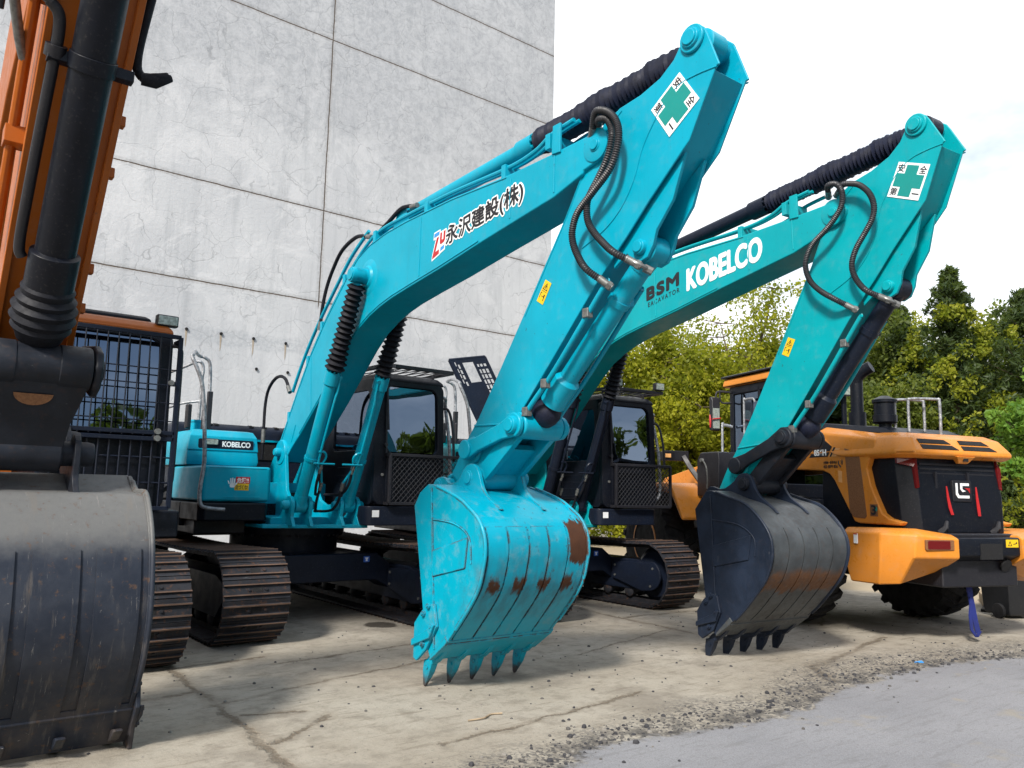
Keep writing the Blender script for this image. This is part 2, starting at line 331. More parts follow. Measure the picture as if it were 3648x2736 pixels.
def track(root, cx, w, half, r, xf=None, zc=None, mats=None, extras=True):
    """one crawler: endless belt of ribbed shoes round the frame"""
    zc = zc or r + .028
    L = 2 * half; per = 2 * L + 2 * math.pi * r; n = round(per / .19); mb = MB(xf)
    def at(s):
        s %= per
        if s < L: return (-half + s, zc - r), (1, 0)
        s -= L
        if s < math.pi * r: a = -math.pi / 2 + s / r; return (half + r * math.cos(a), zc + r * math.sin(a)), (-math.sin(a), math.cos(a))
        s -= math.pi * r
        if s < L: return (half - s, zc + r - .035 * math.sin(math.pi * s / L)), (-1, 0)
        s -= L; a = math.pi / 2 + s / r; return (-half + r * math.cos(a), zc + r * math.sin(a)), (-math.sin(a), math.cos(a))
    h = w / 2
    for i in range(n):
        (u, z), (tu, tz) = at((i + .5) * per / n); nu, nz = tz, -tu   # outward
        P = lambda a, b: (u + tu * a + nu * b, z + tz * a + nz * b)
        l = per / n * .49
        mb.cur = 0
        mb.prism([P(-l, -.016), P(l, -.016), P(l, .004), P(-l, .004)], cx - h, cx + h)
        for g in (-.066, .0, .066) if False else (-.048, .048):
            mb.prism([P(g - .011, .0), P(g + .011, .0), P(g + .007, .022), P(g - .007, .022)], cx - h, cx + h)
            mb.cur = 1; mb.prism([P(g - .0075, .019), P(g + .0075, .019), P(g + .006, .028), P(g - .006, .028)], cx - h + .001, cx + h - .001); mb.cur = 0
        for sx in (-.085, .085):
            c0 = P(.0, .002); c1 = P(.0, .018); mb.cyl((cx + sx, *c0), (cx + sx, *c1), .015, n=6)
        mb.cur = 2; mb.prism([P(-.022, .003), P(.022, .003), P(.022, .0065), P(-.022, .0065)], cx - .05, cx + .05); mb.cur = 0
        # chain links on the inside
        for sx in (-.09, .09): mb.prism([P(-l, -.075), P(l, -.075), P(l, -.016), P(-l, -.016)], cx + sx - .018, cx + sx + .018)
    tr = mb.build('crawler_track', mats or [M['track'], M['trackrust'], M['dark']], root)
    fb = MB(xf); z0 = zc - r * .55; z1 = zc + r * .42
    fb.prism([(-half + .25, z0), (half - .25, z0), (half - .05, zc - .06), (half - .05, zc + .1), (half - .3, z1), (-half + .3, z1), (-half + .05, zc + .1), (-half + .05, zc - .06)], cx - .17, cx + .17)
    fb.build('track_frame', M['navy'], tr, .01)
    wb = MB(xf); wb.lathe((cx - .1, half, zc), (cx + .1, half, zc), [(0, r * .3), (.02, r * .72), (.2, r * .8), (.35, r * .88), (.65, r * .88), (.8, r * .8), (.98, r * .72), (1, r * .3)], 32); wb.build('idler_wheel', M['navy'], tr)
    sb = MB(xf)
    pr = []
    for k in range(42): a = 2 * math.pi * k / 42; rr = r * (.86 if k % 2 else .74); pr.append((-half + rr * math.cos(a), zc + rr * math.sin(a)))
    sb.prism(pr, cx - .04, cx + .04); sb.build('drive_sprocket', M['navy'], tr)
    for k in range(7):
        rb = MB(xf); uu = -half + .45 + k * (2 * half - .9) / 6
        rb.lathe((cx - .16, uu, zc - r + .165), (cx + .16, uu, zc - r + .165), [(0, .06), (.05, .085), (.3, .085), (.32, .07), (.68, .07), (.7, .085), (.95, .085), (1, .06)], 18); rb.build('track_roller', M['track'], tr)
    s_ = 1 if cx < 0 else -1
    gb = MB(xf); x0 = cx + s_ * .185
    gb.prism([(half - .72, zc + .13), (half - .05, zc + .15)] + arc((half, zc - .02), .20, 70, -80, 8) + [(half - .15, zc - .24), (half - .72, zc - .10)], x0, x0 + s_ * .03)
    g = gb.build('idler_cover', M['navy'], tr, .008)
    b2 = MB(xf)
    for (a, b) in ((half - .66, zc + .08), (half - .66, zc - .06), (half + .06, zc + .08), (half + .02, zc - .16)): b2.cyl((x0 + s_ * .03, a, b), (x0 + s_ * .042, a, b), .016, n=8)
    b2.build('bolt', M['steelL'], g)
    return tr

def bucket(root, D, cx, w, mats, teeth=5, bands=5, main=None, ears=.20, name='bucket', gap=.008):
    shellm, sidem, earm, toothm = mats
    back = D['back']; side = D['side']; n = len(back); h = w / 2
    def off(P, d):
        o = []
        for i in range(len(P)):
            a = Vector(P[max(i - 1, 0)]); b = Vector(P[min(i + 1, len(P) - 1)]); t = (b - a).normalized(); o.append((P[i][0] + t.y * d, P[i][1] - t.x * d))
        return o
    sm = [(p.x, p.y) for p in smooth([(a, b, 0) for a, b in back], 4)]
    inn = off(sm, .03); ctr = tuple(sum(p[i] for p in side + back) / (len(side) + len(back)) for i in (0, 1))
    if (Vector(inn[len(inn) // 2]) - Vector(ctr)).length > (Vector(sm[len(sm) // 2]) - Vector(ctr)).length: sg = -1
    else: sg = 1
    inn = off(sm, .03 * sg)
    mb = MB(); m = len(sm)
    for a, b in ((cx - h + .02, cx + h - .02),):
        vs = [(a, *p) for p in sm] + [(b, *p) for p in sm] + [(a, *p) for p in inn] + [(b, *p) for p in inn]; fs = []
        for i in range(m - 1): fs += [[i, i + 1, m + i + 1, m + i], [2 * m + i, 3 * m + i, 3 * m + i + 1, 2 * m + i + 1], [i, 2 * m + i, 2 * m + i + 1, i + 1], [m + i, m + i + 1, 3 * m + i + 1, 3 * m + i]]
        fs += [[0, m, 3 * m, 2 * m], [m - 1, 3 * m - 1, 4 * m - 1, 2 * m - 1]]
        mb.add(vs, fs)
    # wear strips welded on the heel
    i0 = next(i for i, p in enumerate(sm) if p[1] < D.get('strip', 1.29)); st = sm[i0:]
    o1 = off(st, -.012 * sg); o0 = off(st, .004 * sg); bw = (w - .06) / bands; q = len(st)
    for k in range(bands):
        a = cx - h + .03 + k * bw + gap; b = a + bw - 2 * gap
        vs = [(a, *p) for p in o1] + [(b, *p) for p in o1] + [(a, *p) for p in o0] + [(b, *p) for p in o0]; fs = []
        for i in range(q - 1): fs += [[i, i + 1, q + i + 1, q + i], [i, 2 * q + i, 2 * q + i + 1, i + 1], [q + i, q + i + 1, 3 * q + i + 1, 3 * q + i], [2 * q + i, 3 * q + i, 3 * q + i + 1, 2 * q + i + 1]]
        fs += [[0, q, 3 * q, 2 * q], [q - 1, 3 * q - 1, 4 * q - 1, 2 * q - 1]]
        mb.add(vs, fs)
    bk = mb.build(name, shellm, root, ang=30)
    for s_ in (-1, 1):
        mb = MB(); xo = cx + s_ * h
        poly = side[:1] + side[1:] + [D['lip'][1]] + list(reversed(off(sm, -.012 * sg)))[:-1]
        mb.prism(poly, xo, xo - s_ * .028)
        # stiffeners and weld beads on the outside
        a = side[0]; b = side[-1]
        e0 = Vector((side[0][0] + .06, side[0][1] - .03)); e1 = Vector((side[-1][0] + .10, side[-1][1] + .02))
        xx = xo + s_ * .004
        mb.sweep([(xx, *e0), (xx, *e0.lerp(e1, .5)), (xx, *e1)], .008, 12, cap=False)
        pa = [e0.lerp(e1, .20), (sm[int(m * .28)][0] - .20, sm[int(m * .28)][1] - .10), (sm[int(m * .45)][0] - .17, sm[int(m * .45)][1] - .02), e0.lerp(e1, .52) + Vector((.52, .09)), e0.lerp(e1, .52)]
        mb.prism([tuple(p) for p in [e0.lerp(e1, .40), e0.lerp(e1, .40) + Vector((.49, .13)), e0.lerp(e1, .56) + Vector((.44, .10)), e0.lerp(e1, .56)]], xx - s_ * .01, xx + s_ * .008)
        mb.sweep(smooth([(xx, *p) for p in pa[:4]], 5), .006, 12, cap=False)
        rim = off(sm, -.012 * sg); mb.sweep([(xx - s_ * .012, *p) for p in rim[2:-2]], .014, 12, cap=False)
        mb.build('side_plate', sidem, bk, .005)
        mb = MB(); mb.prism(D['scut'], xo + s_ * .002, xo + s_ * .03); c = mb.build('side_cutter', sidem, bk, .008)
        S = [Vector(p) for p in D['scut']]; bm_ = MB()
        mb2 = MB(); mb2.prism([tuple(S[1].lerp(S[2], .9)), tuple(S[2].lerp(S[3], .5)), tuple(S[5].lerp(S[6], .35)), tuple(S[5].lerp(S[6], .55))], xo + s_ * .028, xo + s_ * .055); mb2.build('rib', sidem, c, .008)
        for p in (S[0].lerp(S[1], .5) * .9 + S[6] * .1, S[7] * .8 + S[2] * .2, S[2] * .85 + S[6] * .15, S[3] * .8 + S[6] * .2): bm_.cyl((xo + s_ * .03, *p), (xo + s_ * .05, *p), .022, n=8); bm_.cyl((xo + s_ * .05, *p), (xo + s_ * .062, *p), .012, n=8)
        bm_.build('bolt', sidem, c)
    l0, l1 = Vector(D['lip'][0]), Vector(D['lip'][1]); d = (l1 - l0).normalized(); nn = Vector((-d.y, d.x))
    if nn.x < 0: nn = -nn
    mb = MB(); mb.prism([tuple(l0 - d * .04 + nn * .012), tuple(l0 + nn * .018), tuple(l1), tuple(l1 - nn * .02 - d * .03), tuple(l0 - nn * .035 - d * .04)], cx - h - .012, cx + h + .012)
    mb.sweep([(cx - h, *(l0 + nn * .014)), (cx + h, *(l0 + nn * .014))], .012, 6)
    mb.build('cutting_edge', shellm, bk, .004)
    T = rigid((4.687, .40), (4.481, .235), *D.get('tl', (tuple(l0), tuple(l1))))
    T2 = lambda p: T(p)
    ad = [(4.40,.262),(4.481,.30),(4.60,.365),(4.64,.375),(4.575,.285),(4.48,.212),(4.40,.18),(4.350,.18),(4.345,.21)]; th = [(4.326,.215),(4.452,.225),(4.400,.115),(4.318,.003),(4.302,.0),(4.290,.015),(4.306,.13)]
    for k in range(teeth):
        x = cx - h + .07 + k * (w - .14) / (teeth - 1)
        mb = MB(); mb.prism([T2(p) for p in ad], x - .026, x + .026); a = mb.build('tooth_adapter', toothm, bk, .008)
        P = [T2(p) for p in th]; wd = [.034, .034, .029, .011, .010, .011, .029]; mb = MB()
        mb.add([(x - g, *p) for g, p in zip(wd, P)] + [(x + g, *p) for g, p in zip(wd, P)], [list(range(7)), list(range(13, 6, -1))] + [[i, (i + 1) % 7, 7 + (i + 1) % 7, 7 + i] for i in range(7)])
        t_ = mb.build('tooth', toothm, bk, .008)
        mb = MB(); c = T2((4.375, .165)); mb.cyl((x - .038, *c), (x + .038, *c), .016, n=12); mb.build('tooth_pin', toothm, bk)
    for s_ in (-1, 1):
        mb = MB(); mb.prism([(p.x, p.y) for p in smooth([(a, b, 0) for a, b in D['ear']], 2)], cx + s_ * ears, cx + s_ * (ears + .035)); mb.build('bucket_ear', earm, bk, .006)
    return bk

def boomcyl(root, x, foot, top, frac, mats, r=.072, seed=1):
    bm_, rodm = mats
    f = Vector((x, *foot)); t = Vector((x, *top)); d = (t - f).normalized(); m = f.lerp(t, frac)
    mb = MB(); mb.cyl(f + d * .10, m, r, n=24); mb.lathe(m - d * .16, m, [(0, r), (.08, r * 1.2), (1, r * 1.2)], 24); mb.lathe((x - .07, *foot), (x + .07, *foot), [(0, .07), (.05, .085), (.95, .085), (1, .07)], 24)
    mb.cyl(f + d * .02, f + d * .14, .085, r * 1.05, 20)
    for k in range(10): a = k * 2 * math.pi / 10; _, e, g = MB.frame(d); c = m + (e * math.cos(a) + g * math.sin(a)) * r * 1.02; mb.cyl(c, c + d * .02, .011, n=6)
    c = mb.build('boom_cylinder', bm_, root, 0)
    mb = MB(); bellows(mb, m + d * .01, t - d * .10, r * 1.5, 16, .34, seed, lambda q: .12 * math.exp(-((q - .10) / .08) ** 2) - .12 * q); mb.build('rod_bellows', M['rubber'] if rodm is None else rodm, c, ang=50)
    mb = MB(); mb.cyl(m, t, .04); mb.lathe((x - .06, *top), (x + .06, *top), [(0, .075), (.05, .085), (.95, .085), (1, .075)], 24); mb.build('piston_rod', bm_, c)
    # pipe along the barrel
    sx = .055
    a = Vector((x + sx, 0, 0)) - Vector((x, 0, 0)); mb = MB(); up = Vector((0, d.z, -d.y)) * .085
    P = [m - d * .04 + a * 1.2 + up * .7, m - d * .20 + a * 1.2 + up * .9, m - d * .34 + a + up, f.lerp(t, .22) + a + up, f.lerp(t, .18) + a * 2.0 + up, f.lerp(t, .12) + a * 3.0 + up * .8]
    if x > 0: P = [Vector((2 * x - p.x, p.y, p.z)) for p in P]
    mb.tube(P, .014, 8, 4); mb.cyl(P[0] - up * .5, P[0] + up * .2, .022, n=10)
    q = f.lerp(t, .21); mb.lathe(q, q + d * .035, [(0, r + .010), (1, r + .010)], 24); mb.cyl(q + up * 1.1, q + up * 1.1 + Vector((.25 * (1 if x < 0 else -1), 0, 0)), .012, n=6)
    P2 = [q - d * .02 + up + Vector((.10 * (1 if x < 0 else -1), 0, 0)), q + d * .08 + up + Vector((.13 * (1 if x < 0 else -1), 0, 0)), q + d * .14 + up + Vector((.09 * (1 if x < 0 else -1), 0, 0)), q + d * .14 + up + Vector((.03 * (1 if x < 0 else -1), 0, 0))]
    mb.tube(P2, .014, 8, 4)
    mb.build('cylinder_pipe', bm_, c)
    for j, e in enumerate((P[-1], P2[0])):
        e = Vector(e); k = 1 if x < 0 else -1
        mb = MB(); mb.cyl(e, e - d * .10, .020, n=12); mb.cyl(e - d * .03, e - d * .05, .026, n=6); mb.build('hose_fitting', M['steelL'], c)
        g = e - d * .10; mb = MB(); mb.tube([g, g - d * .14, g - d * .26 + Vector((.04 * k, -.05, 0)), g - d * .30 + Vector((.15 * k, -.25, .02))], .017, 8); mb.build('hydraulic_hose', M['rubber'], c)
    return c

def ringx(mb, outer, inner, a0, a1, ax):
    """frame between two outlines, extruded along x ('x') or u ('u')"""
    mk = (lambda p, a: (a, p[0], p[1])) if ax == 'x' else (lambda p, a: (p[0], a, p[1]))
    n = len(outer); R = [[mk(p, a0) for p in outer], [mk(p, a1) for p in outer], [mk(p, a1) for p in inner], [mk(p, a0) for p in inner]]
    vs = [p for r_ in R for p in r_]; fs = []
    for k in range(4):
        for i in range(n): j = (i + 1) % n; fs.append([k * n + i, k * n + j, ((k + 1) % 4) * n + j, ((k + 1) % 4) * n + i])
    return mb.add(vs, fs)

def cab(root, x0, x1, uf, zb, zt, body, roofm, guard=True, roofguard=True, lamps=(), rail=True, lwid=.16):
    ur = uf - 1.72
    sl = lambda p: (p[0], p[1] - max(0, p[2] - zb - .6) * .08 * (1 if p[1] > uf - .5 else 0), p[2])
    mb = MB(sl)
    ringx(mb, rrect(x0, x1, zb, zt - .06, .10), rrect(x0 + lwid, x1 - .10, zb + .62, zt - .14, .10), uf - .07, uf, 'u')
    c = mb.build('cab', body, root, .012)
    mb = MB(sl); ringx(mb, rrect(x0 + lwid - .01, x1 - .09, zb + .03, zb + .62, .05), rrect(x0 + lwid + .03, x1 - .13, zb + .10, zb + .57, .05), uf - .01, uf + .012, 'u'); mb.build('lower_window_frame', body, c, .006)
    mb = MB(sl)
    mb.box(x0 + lwid + .01, x1 - .11, uf - .045, uf - .035, zb + .64, zt - .15); g1 = mb.build('windscreen', M['glass'], c)
    mb = MB(sl); mb.box(x0 + lwid + .04, x1 - .14, uf - .02, uf - .012, zb + .11, zb + .56); mb.build('lower_window', M['glass'], c)
    # rest of the shell: floor, rear wall, sides with openings, roof
    mb = MB(sl)
    for xs, d in ((x0, 1), (x1, -1)):
        out = rrect(ur, uf - .07, zb, zt - .06, .06); inn = rrect(ur + .55, uf - .17, zb + .66 if d > 0 else zb + .55, zt - .2, .06)
        ringx(mb, out, inn, xs, xs + d * .05, 'x')
    ringx(mb, rrect(x0 + .05, x1 - .05, zb, zt - .06, .05), rrect(x0 + .15, x1 - .15, zb + .75, zt - .2, .05), ur, ur + .05, 'u')
    mb.box(x0 + .05, x1 - .05, ur + .05, uf - .07, zb, zb + .05)
    for k in range(4): mb.box(x0 - .004, x0 + .01, uf - 1.0, uf - .35, zb + .14 + .1 * k, zb + .155 + .1 * k)
    mb.build('cab_shell', body, c, .012)
    mb = MB(sl); mb.box(x0 + .02, x0 + .028, ur + .54, uf - .16, zb + .65, zt - .19); mb.box(x1 - .028, x1 - .02, ur + .54, uf - .16, zb + .54, zt - .19); mb.box(x0 + .14, x1 - .14, ur + .02, ur + .028, zb + .74, zt - .19); mb.build('side_window', M['glass'], c)
    mb = MB(); q = uf - (zt - zb - .6) * .08
    mb.loft([[(x0 - a + b, 0, 0) and p for p in [(x0 + i, ur + i, z), (x1 - i, ur + i, z), (x1 - i, q + .01 - i, z), (x0 + i, q + .01 - i, z)]] for i, z, a, b in ((0, zt - .09, 0, 0), (.0, zt - .05, 0, 0), (.05, zt + .0, 0, 0), (.14, zt + .03, 0, 0))])
    mb.build('roof', roofm, c, .02, seg=3)
    mb = MB(); xm = (x0 + x1) / 2
    mb.box(xm - .24, xm + .24, uf - 1.15, uf - .65, zb + .42, zb + .55); mb.box(xm - .22, xm + .22, uf - 1.22, uf - 1.10, zb + .5, zb + 1.25); mb.box(xm - .12, xm + .12, uf - 1.2, uf - 1.11, zb + 1.25, zb + 1.45); mb.box(xm - .18, xm + .18, uf - 1.1, uf - .7, zb + .05, zb + .42)
    for s_ in (-1, 1): mb.box(xm + s_ * .36 - .07, xm + s_ * .36 + .07, uf - 1.1, uf - .5, zb + .3, zb + .68); mb.cyl((xm + s_ * .36, uf - .55, zb + .68), (xm + s_ * .34, uf - .5, zb + .86), .02)
    mb.build('seat', M['seat'], c, .03)
    mb = MB(sl); mb.rod((x0 + lwid - .03, uf + .03, zb + .62), (x0 + lwid - .02, uf + .03, zb + 1.35), .018); mb.rod((x0 + lwid - .03, uf + .0, zb + .72), (x0 + lwid - .03, uf + .04, zb + .72), .04); mb.rod((x0 + lwid, uf + .035, zb + .9), (x0 + lwid - .02, uf + .035, zb + 1.45), .02); mb.build('wiper', M['ink'], c)
    mb = MB(); mb.cyl((x0 + .10, uf, zb + .36), (x0 + .10, uf + .012, zb + .36), .018, n=12); mb.build('lock', M['steelL'], c)
    if rail:
        mb = MB(); mb.tube([(x1 - .02, q - .10, zt - .22), (x1 + .08, q - .08, zt - .22), (x1 + .13, uf - .22, zt - .34), (x1 + .13, uf - .10, zb + .75), (x1 + .13, uf - .08, zb + .2), (x1, uf - .1, zb + .1)], .022, 10); mb.build('grab_rail', M['wrap'], c)
        mb = MB(); mb.tube([(x1 - .03, uf - .10, zt - .40), (x1 + .03, uf - .06, zt - .36), (x1 + .075, uf - .02, zt - .44), (x1 + .09, uf + .04, zb + .9), (x1 + .10, uf + .06, zb + .55)], .017, 8); mb.build('grab_rail', M['ink'], c)
    if guard:
        mb = MB(); a, b, z0, z1, u = x0 + lwid - .01, x1 + .17, zb + .02, zb + .60, uf + .10
        for p, q_ in (((a, u, z0), (b, u, z0)), ((a, u, z1), (b, u, z1)), ((a, u, z0), (a, u, z1)), ((b, u, z0), (b, u, z1)), ((a, u, z0), (a, uf - .01, z0)), ((a, u, z1), (a, uf - .01, z1)), ((b, u, z1), (b, uf - .2, z1)), ((b, u, z0), (b, uf - .2, z0))): mb.rod(p, q_, .036)
        gp = mb.build('front_guard', M['ink'], c, .004)
        mb = MB(); k = 15
        for s_, uu in ((1, u), (-1, u - .007)):
            for i in range(-8, k):
                xs = a + i * (b - a) / k
                P = []
                for zz in (z0, z1):
                    P.append((xs + (zz - z0) * .95, zz) if s_ > 0 else (a + b - xs - (zz - z0) * .95, zz))
                (xa, za), (xb, zb_) = P
                lo, hi = a, b
                def clip(xa, za, xb, zb_):
                    t0, t1 = 0, 1; dx = xb - xa
                    for bound, sg in ((lo, 1), (hi, -1)):
                        if sg * (xa - bound) < 0 and sg * (xb - bound) < 0: return None
                        if sg * (xa - bound) < 0: t0 = max(t0, (bound - xa) / dx)
                        if sg * (xb - bound) < 0: t1 = min(t1, (bound - xa) / dx)
                    return (xa + dx * t0, za + (zb_ - za) * t0, xa + dx * t1, za + (zb_ - za) * t1) if t1 > t0 else None
                r_ = clip(xa, za, xb, zb_)
                if r_: mb.cyl((r_[0], uu, r_[1]), (r_[2], uu, r_[3]), .0045, n=5)
        mb.build('guard_mesh', M['hose'], gp)
    if roofguard:
        mb = MB(); z = zt + .075; a, b, u0, u1 = x0 + .02, x1 - .0, q - .95, q + .20
        for p, q_ in (((a, u0, z), (b, u0, z)), ((a, u1, z), (b, u1, z)), ((a, u0, z), (a, u1, z)), ((b, u0, z), (b, u1, z))): mb.rod(p, q_, .045)
        for i in range(7): x = a + (i + .0) * (b - a) / 7; mb.cyl((x, u0, z), (x + (b - a) / 7, u1, z), .008, n=5); mb.cyl((x + (b - a) / 7, u0, z), (x, u1, z), .008, n=5)
        for x in (a + .1, b - .1):
            for u in (u0 + .1, u1 - .3): mb.cyl((x, u, zt - .02), (x, u, z), .015, n=8)
        gp = mb.build('roof_guard', M['ink'], c, .004)
        for lx in lamps:
            mb = MB(); mb.box(lx - .085, lx + .085, u1 - .02, u1 + .05, z + .03, z + .14); l = mb.build('work_lamp', M['ink'], gp, .012)
            mb = MB(); mb.box(lx - .072, lx + .072, u1 + .05, u1 + .057, z + .042, z + .128); mb.build('lamp_lens', M['lampglass'], l, .004)
    return c

def dec(root, name, poly, x, mat, t=.003):
    mb = MB(); mb.prism(poly, x, x - t); return mb.build(name, mat, root)
def quad(bl, br, tl): return [bl, br, (br[0] + tl[0] - bl[0], br[1] + tl[1] - bl[1]), tl]

def safety_sign(root, x, P, name='safety_sign'):
    """white plate with the cross and the four characters; P = TL, TR, BR, BL in (u, z)"""
    TL, TR, BR, BL = [Vector(p) for p in P]
    f = lambda a, b: tuple((TL * (1 - a) + TR * a) * (1 - b) + (BL * (1 - a) + BR * a) * b)
    s = dec(root, name, [f(0, 0), f(1, 0), f(1, 1), f(0, 1)], x, M['white'], .003)
    a, b = .31, .69; e0, e1 = .06, .94
    cross = [(a, e0), (b, e0), (b, a), (e1, a), (e1, b), (b, b), (b, e1), (a, e1), (a, b), (e0, b), (e0, a), (a, a)]
    dec(s, 'cross', [f(*p) for p in cross], x - .003, M['green'], .002)
    for ch, cx_, cy in (('安', .155, .165), ('全', .845, .165), ('第', .155, .835), ('一', .845, .835)):
        h = .105; hy = h if ch != '一' else .012
        bl, br, tl = f(cx_ - h, cy + hy), f(cx_ + h, cy + hy), f(cx_ - h, cy - hy)
        text(ch, (x - .003, *bl), (x - .003, *br), (x - .003, *tl), 'character', M['ink'], s, bold=.018)
    return s

def warn_plate(root, x, P):
    TL, TR, BR, BL = [Vector(p) for p in P]
    f = lambda a, b: tuple((TL * (1 - a) + TR * a) * (1 - b) + (BL * (1 - a) + BR * a) * b)
    s = dec(root, 'warning_plate', [f(0, 0), f(1, 0), f(1, 1), f(0, 1)], x, M['yellow'], .002)
    mb = MB()
    for p in ([(.5, .08), (.14, .40), (.20, .40), (.5, .14)], [(.5, .08), (.86, .40), (.80, .40), (.5, .14)], [(.14, .40), (.86, .40), (.84, .37), (.16, .37)], [(.46, .2), (.56, .2), (.53, .33), (.44, .33)], [(.12, .46), (.88, .46), (.88, .475), (.12, .475)], [(.12, .55), (.3, .55), (.3, .58), (.17, .58), (.17, .8), (.12, .8)], [(.36, .68), (.58, .68), (.58, .71), (.36, .71)], [(.64, .58), (.8, .58), (.8, .86), (.72, .86), (.72, .72), (.64, .72)]):
        mb.prism([f(*q) for q in p], x - .002, x - .0035)
    mb.build('pictogram', M['ink'], s); return s

def excavator(name, label, loc, th, group, C):
    root = thing(name, label, 'excavator', loc, -RAD(th), group)
    t = RAD(th); rot = lambda p: (p[0] * math.cos(t) + p[1] * math.sin(t), -p[0] * math.sin(t) + p[1] * math.cos(t), p[2])
    body, cylm, bootm = C['body'], C['cyl'], C['boot']
    aT, bT, bk = C['aT'], C['bT'], C['bk']
    # --- undercarriage stays square to the yard, the upper works are slewed
    for cx in (-1.145, 1.145): track(root, cx, .66, 1.76, .43, rot)
    mb = MB(rot)
    pr = [(-1.05, .58), (-.80, .77), (.80, .77), (1.05, .60), (1.05, .30), (.80, .44), (-.80, .44), (-1.05, .30)]
    mb.prismu(pr, .62, .98); mb.prismu(pr, -.98, -.62); mb.box(-.8, .8, -.62, .62, .5, .765)
    uc = mb.build('undercarriage', M['navy'], root, .02)
    mb = MB(rot); mb.cyl((0, 0, .76), (0, 0, 1.0), .66, n=40); mb.cyl((0, 0, .98), (0, 0, 1.06), .74, n=40)
    for k in range(40): a = k * 2 * math.pi / 40; mb.cyl((.70 * math.cos(a), .70 * math.sin(a), .955), (.70 * math.cos(a), .70 * math.sin(a), .98), .018, n=6)
    mb.build('slew_ring', M['navy'], root)
    mb = MB(rot); mb.box(.62, .70, .98, .984, .66, .73); d = mb.build('lifting_label', M['blue'], uc)
    mb = MB(rot); mb.prismu([(.635, .715), (.685, .715), (.67, .69), (.675, .672), (.645, .672), (.65, .69)], .984, .986); mb.build('lifting_mark', M['white'], d)
    # --- upper frame
    mb = MB(); mb.box(-1.36, 1.40, -2.2, .20, 1.08, 1.36); mb.prismz([(-1.36, .2), (-.56, .2), (-.56, .80), (-.62, .95), (-1.30, .95), (-1.36, .88)], 1.16, 1.36)
    mb.build('deck', M['black'], root, .02)
    mb = MB(); mb.box(-1.34, -.30, -2.4, -.55, .92, 1.08); mb.box(-1.30, -.72, -.5, .6, 1.0, 1.16); mb.build('belly_pan', M['ink'], root, .02)
    mb = MB(); mb.prismz(rr2(.40, 1.46, .1, 1.44, .10), 1.12, 1.345); s_ = mb.build('cab_sill', M['navy'], root, .012)
    mb = MB(); mb.box(.47, .56, 1.44, 1.443, 1.22, 1.30); mb.build('sticker', M['white'], s_)
    mb = MB(); mb.prismz([(-.74, .20), (-.70, 1.08), (.36, 1.30), (.52, 1.25), (.52, .2)], 1.085, 1.125); bp = mb.build('front_plate', body, root, .006)
    mb = MB(); mb.box(-.70, .44, .16, .20, 1.12, 1.60); mb.box(-.56, .40, .2, .95, 1.12, 1.20); mb.build('front_bulkhead', body, root, .01)
    mb = MB(); mb.box(-.13, .12, .20, .30, 1.26, 1.48); mb.build('swivel_opening', M['dark'], root, .02)
    br = [(-.35, 1.10), (-.30, 1.55)] + arc(FOOT, .145, 165, 20, 8) + [(.44, 1.80), (.50, 1.52), (.62, 1.40), (.80, 1.34)] + [(1.0, 1.36)] + arc((1.12, 1.345), .105, 130, -20, 7) + [(1.20, 1.22), (1.28, 1.11)]
    for x in (-.44, -.225, .165, .38):
        P = br if x in (-.225, .165) else [(.72, 1.11), (.92, 1.24)] + arc((1.12, 1.345), .105, 160, -20, 8) + [(1.20, 1.22), (1.28, 1.11)]
        if x in (-.225, .165):
            P = [p for p in br]
        mb = MB(); mb.prism(P, x + .03 - .02, x + .03 + .022); mb.build('boom_bracket', body, root, .006)
    for x0, x1 in ((-.50, -.12), (.12, .50)): pin(root, 'cylinder_foot_pin', (1.12, 1.345), x0, x1, .052, body)
    pin(root, 'boom_foot_pin', FOOT, -.29, .23, .055, body)
    # --- right-hand boxes, hood, counterweight
    mb = MB(); mb.prismz(rr2(-1.335, -.555, -.3, .90, .05), 1.372, 1.768); tb = mb.build('tool_box', body, root, .035, seg=4)
    mb = MB(); mb.prismu(rrect(-1.10, -.68, 1.415, 1.43, .006), .895, .905); mb.prismu(rrect(-1.27, -.62, 1.745, 1.752, .003), .893, .903); mb.build('pressing', body, tb, .004)
    if C.get('box_sticker'):
        mb = MB(); mb.prismu([(-.98, 1.50), (-.82, 1.50), (-.82, 1.575), (-.98, 1.575)], .90, .9025); mb.build('danger_sticker', M['yellow'], tb)
        mb = MB(); mb.prismu([(-.97, 1.575), (-.81, 1.575), (-.81, 1.65), (-.97, 1.65)], .90, .9025); ds = mb.build('danger_sticker', M['red'], tb)
        text('危険!!', (-.955, .9025, 1.583), (-.825, .9025, 1.583), (-.955, .9025, 1.64), 'lettering', M['white'], ds, bold=.02)
        text('近づくな!', (-.97, .9025, 1.51), (-.83, .9025, 1.51), (-.97, .9025, 1.56), 'lettering', M['ink'], ds, bold=.015)
        mb = MB(); mb.prismu(rrect(-1.035, -.975, 1.53, 1.58, .02), .90, .9026)
        for k, (dx, l) in enumerate(((-.045, .035), (-.02, .062), (0, .068), (.022, .06))): mb.prismu([(-1.012 + dx * .8, 1.57), (-.998 + dx * .8, 1.57), (-1.0 + dx * 1.1, 1.57 + l), (-1.012 + dx * 1.1, 1.57 + l)], .90, .9026)
        mb.prismu([(-.985, 1.54), (-.95, 1.575), (-.955, 1.588), (-.99, 1.565)], .90, .9026); mb.build('hand_sign', M['white'], ds)
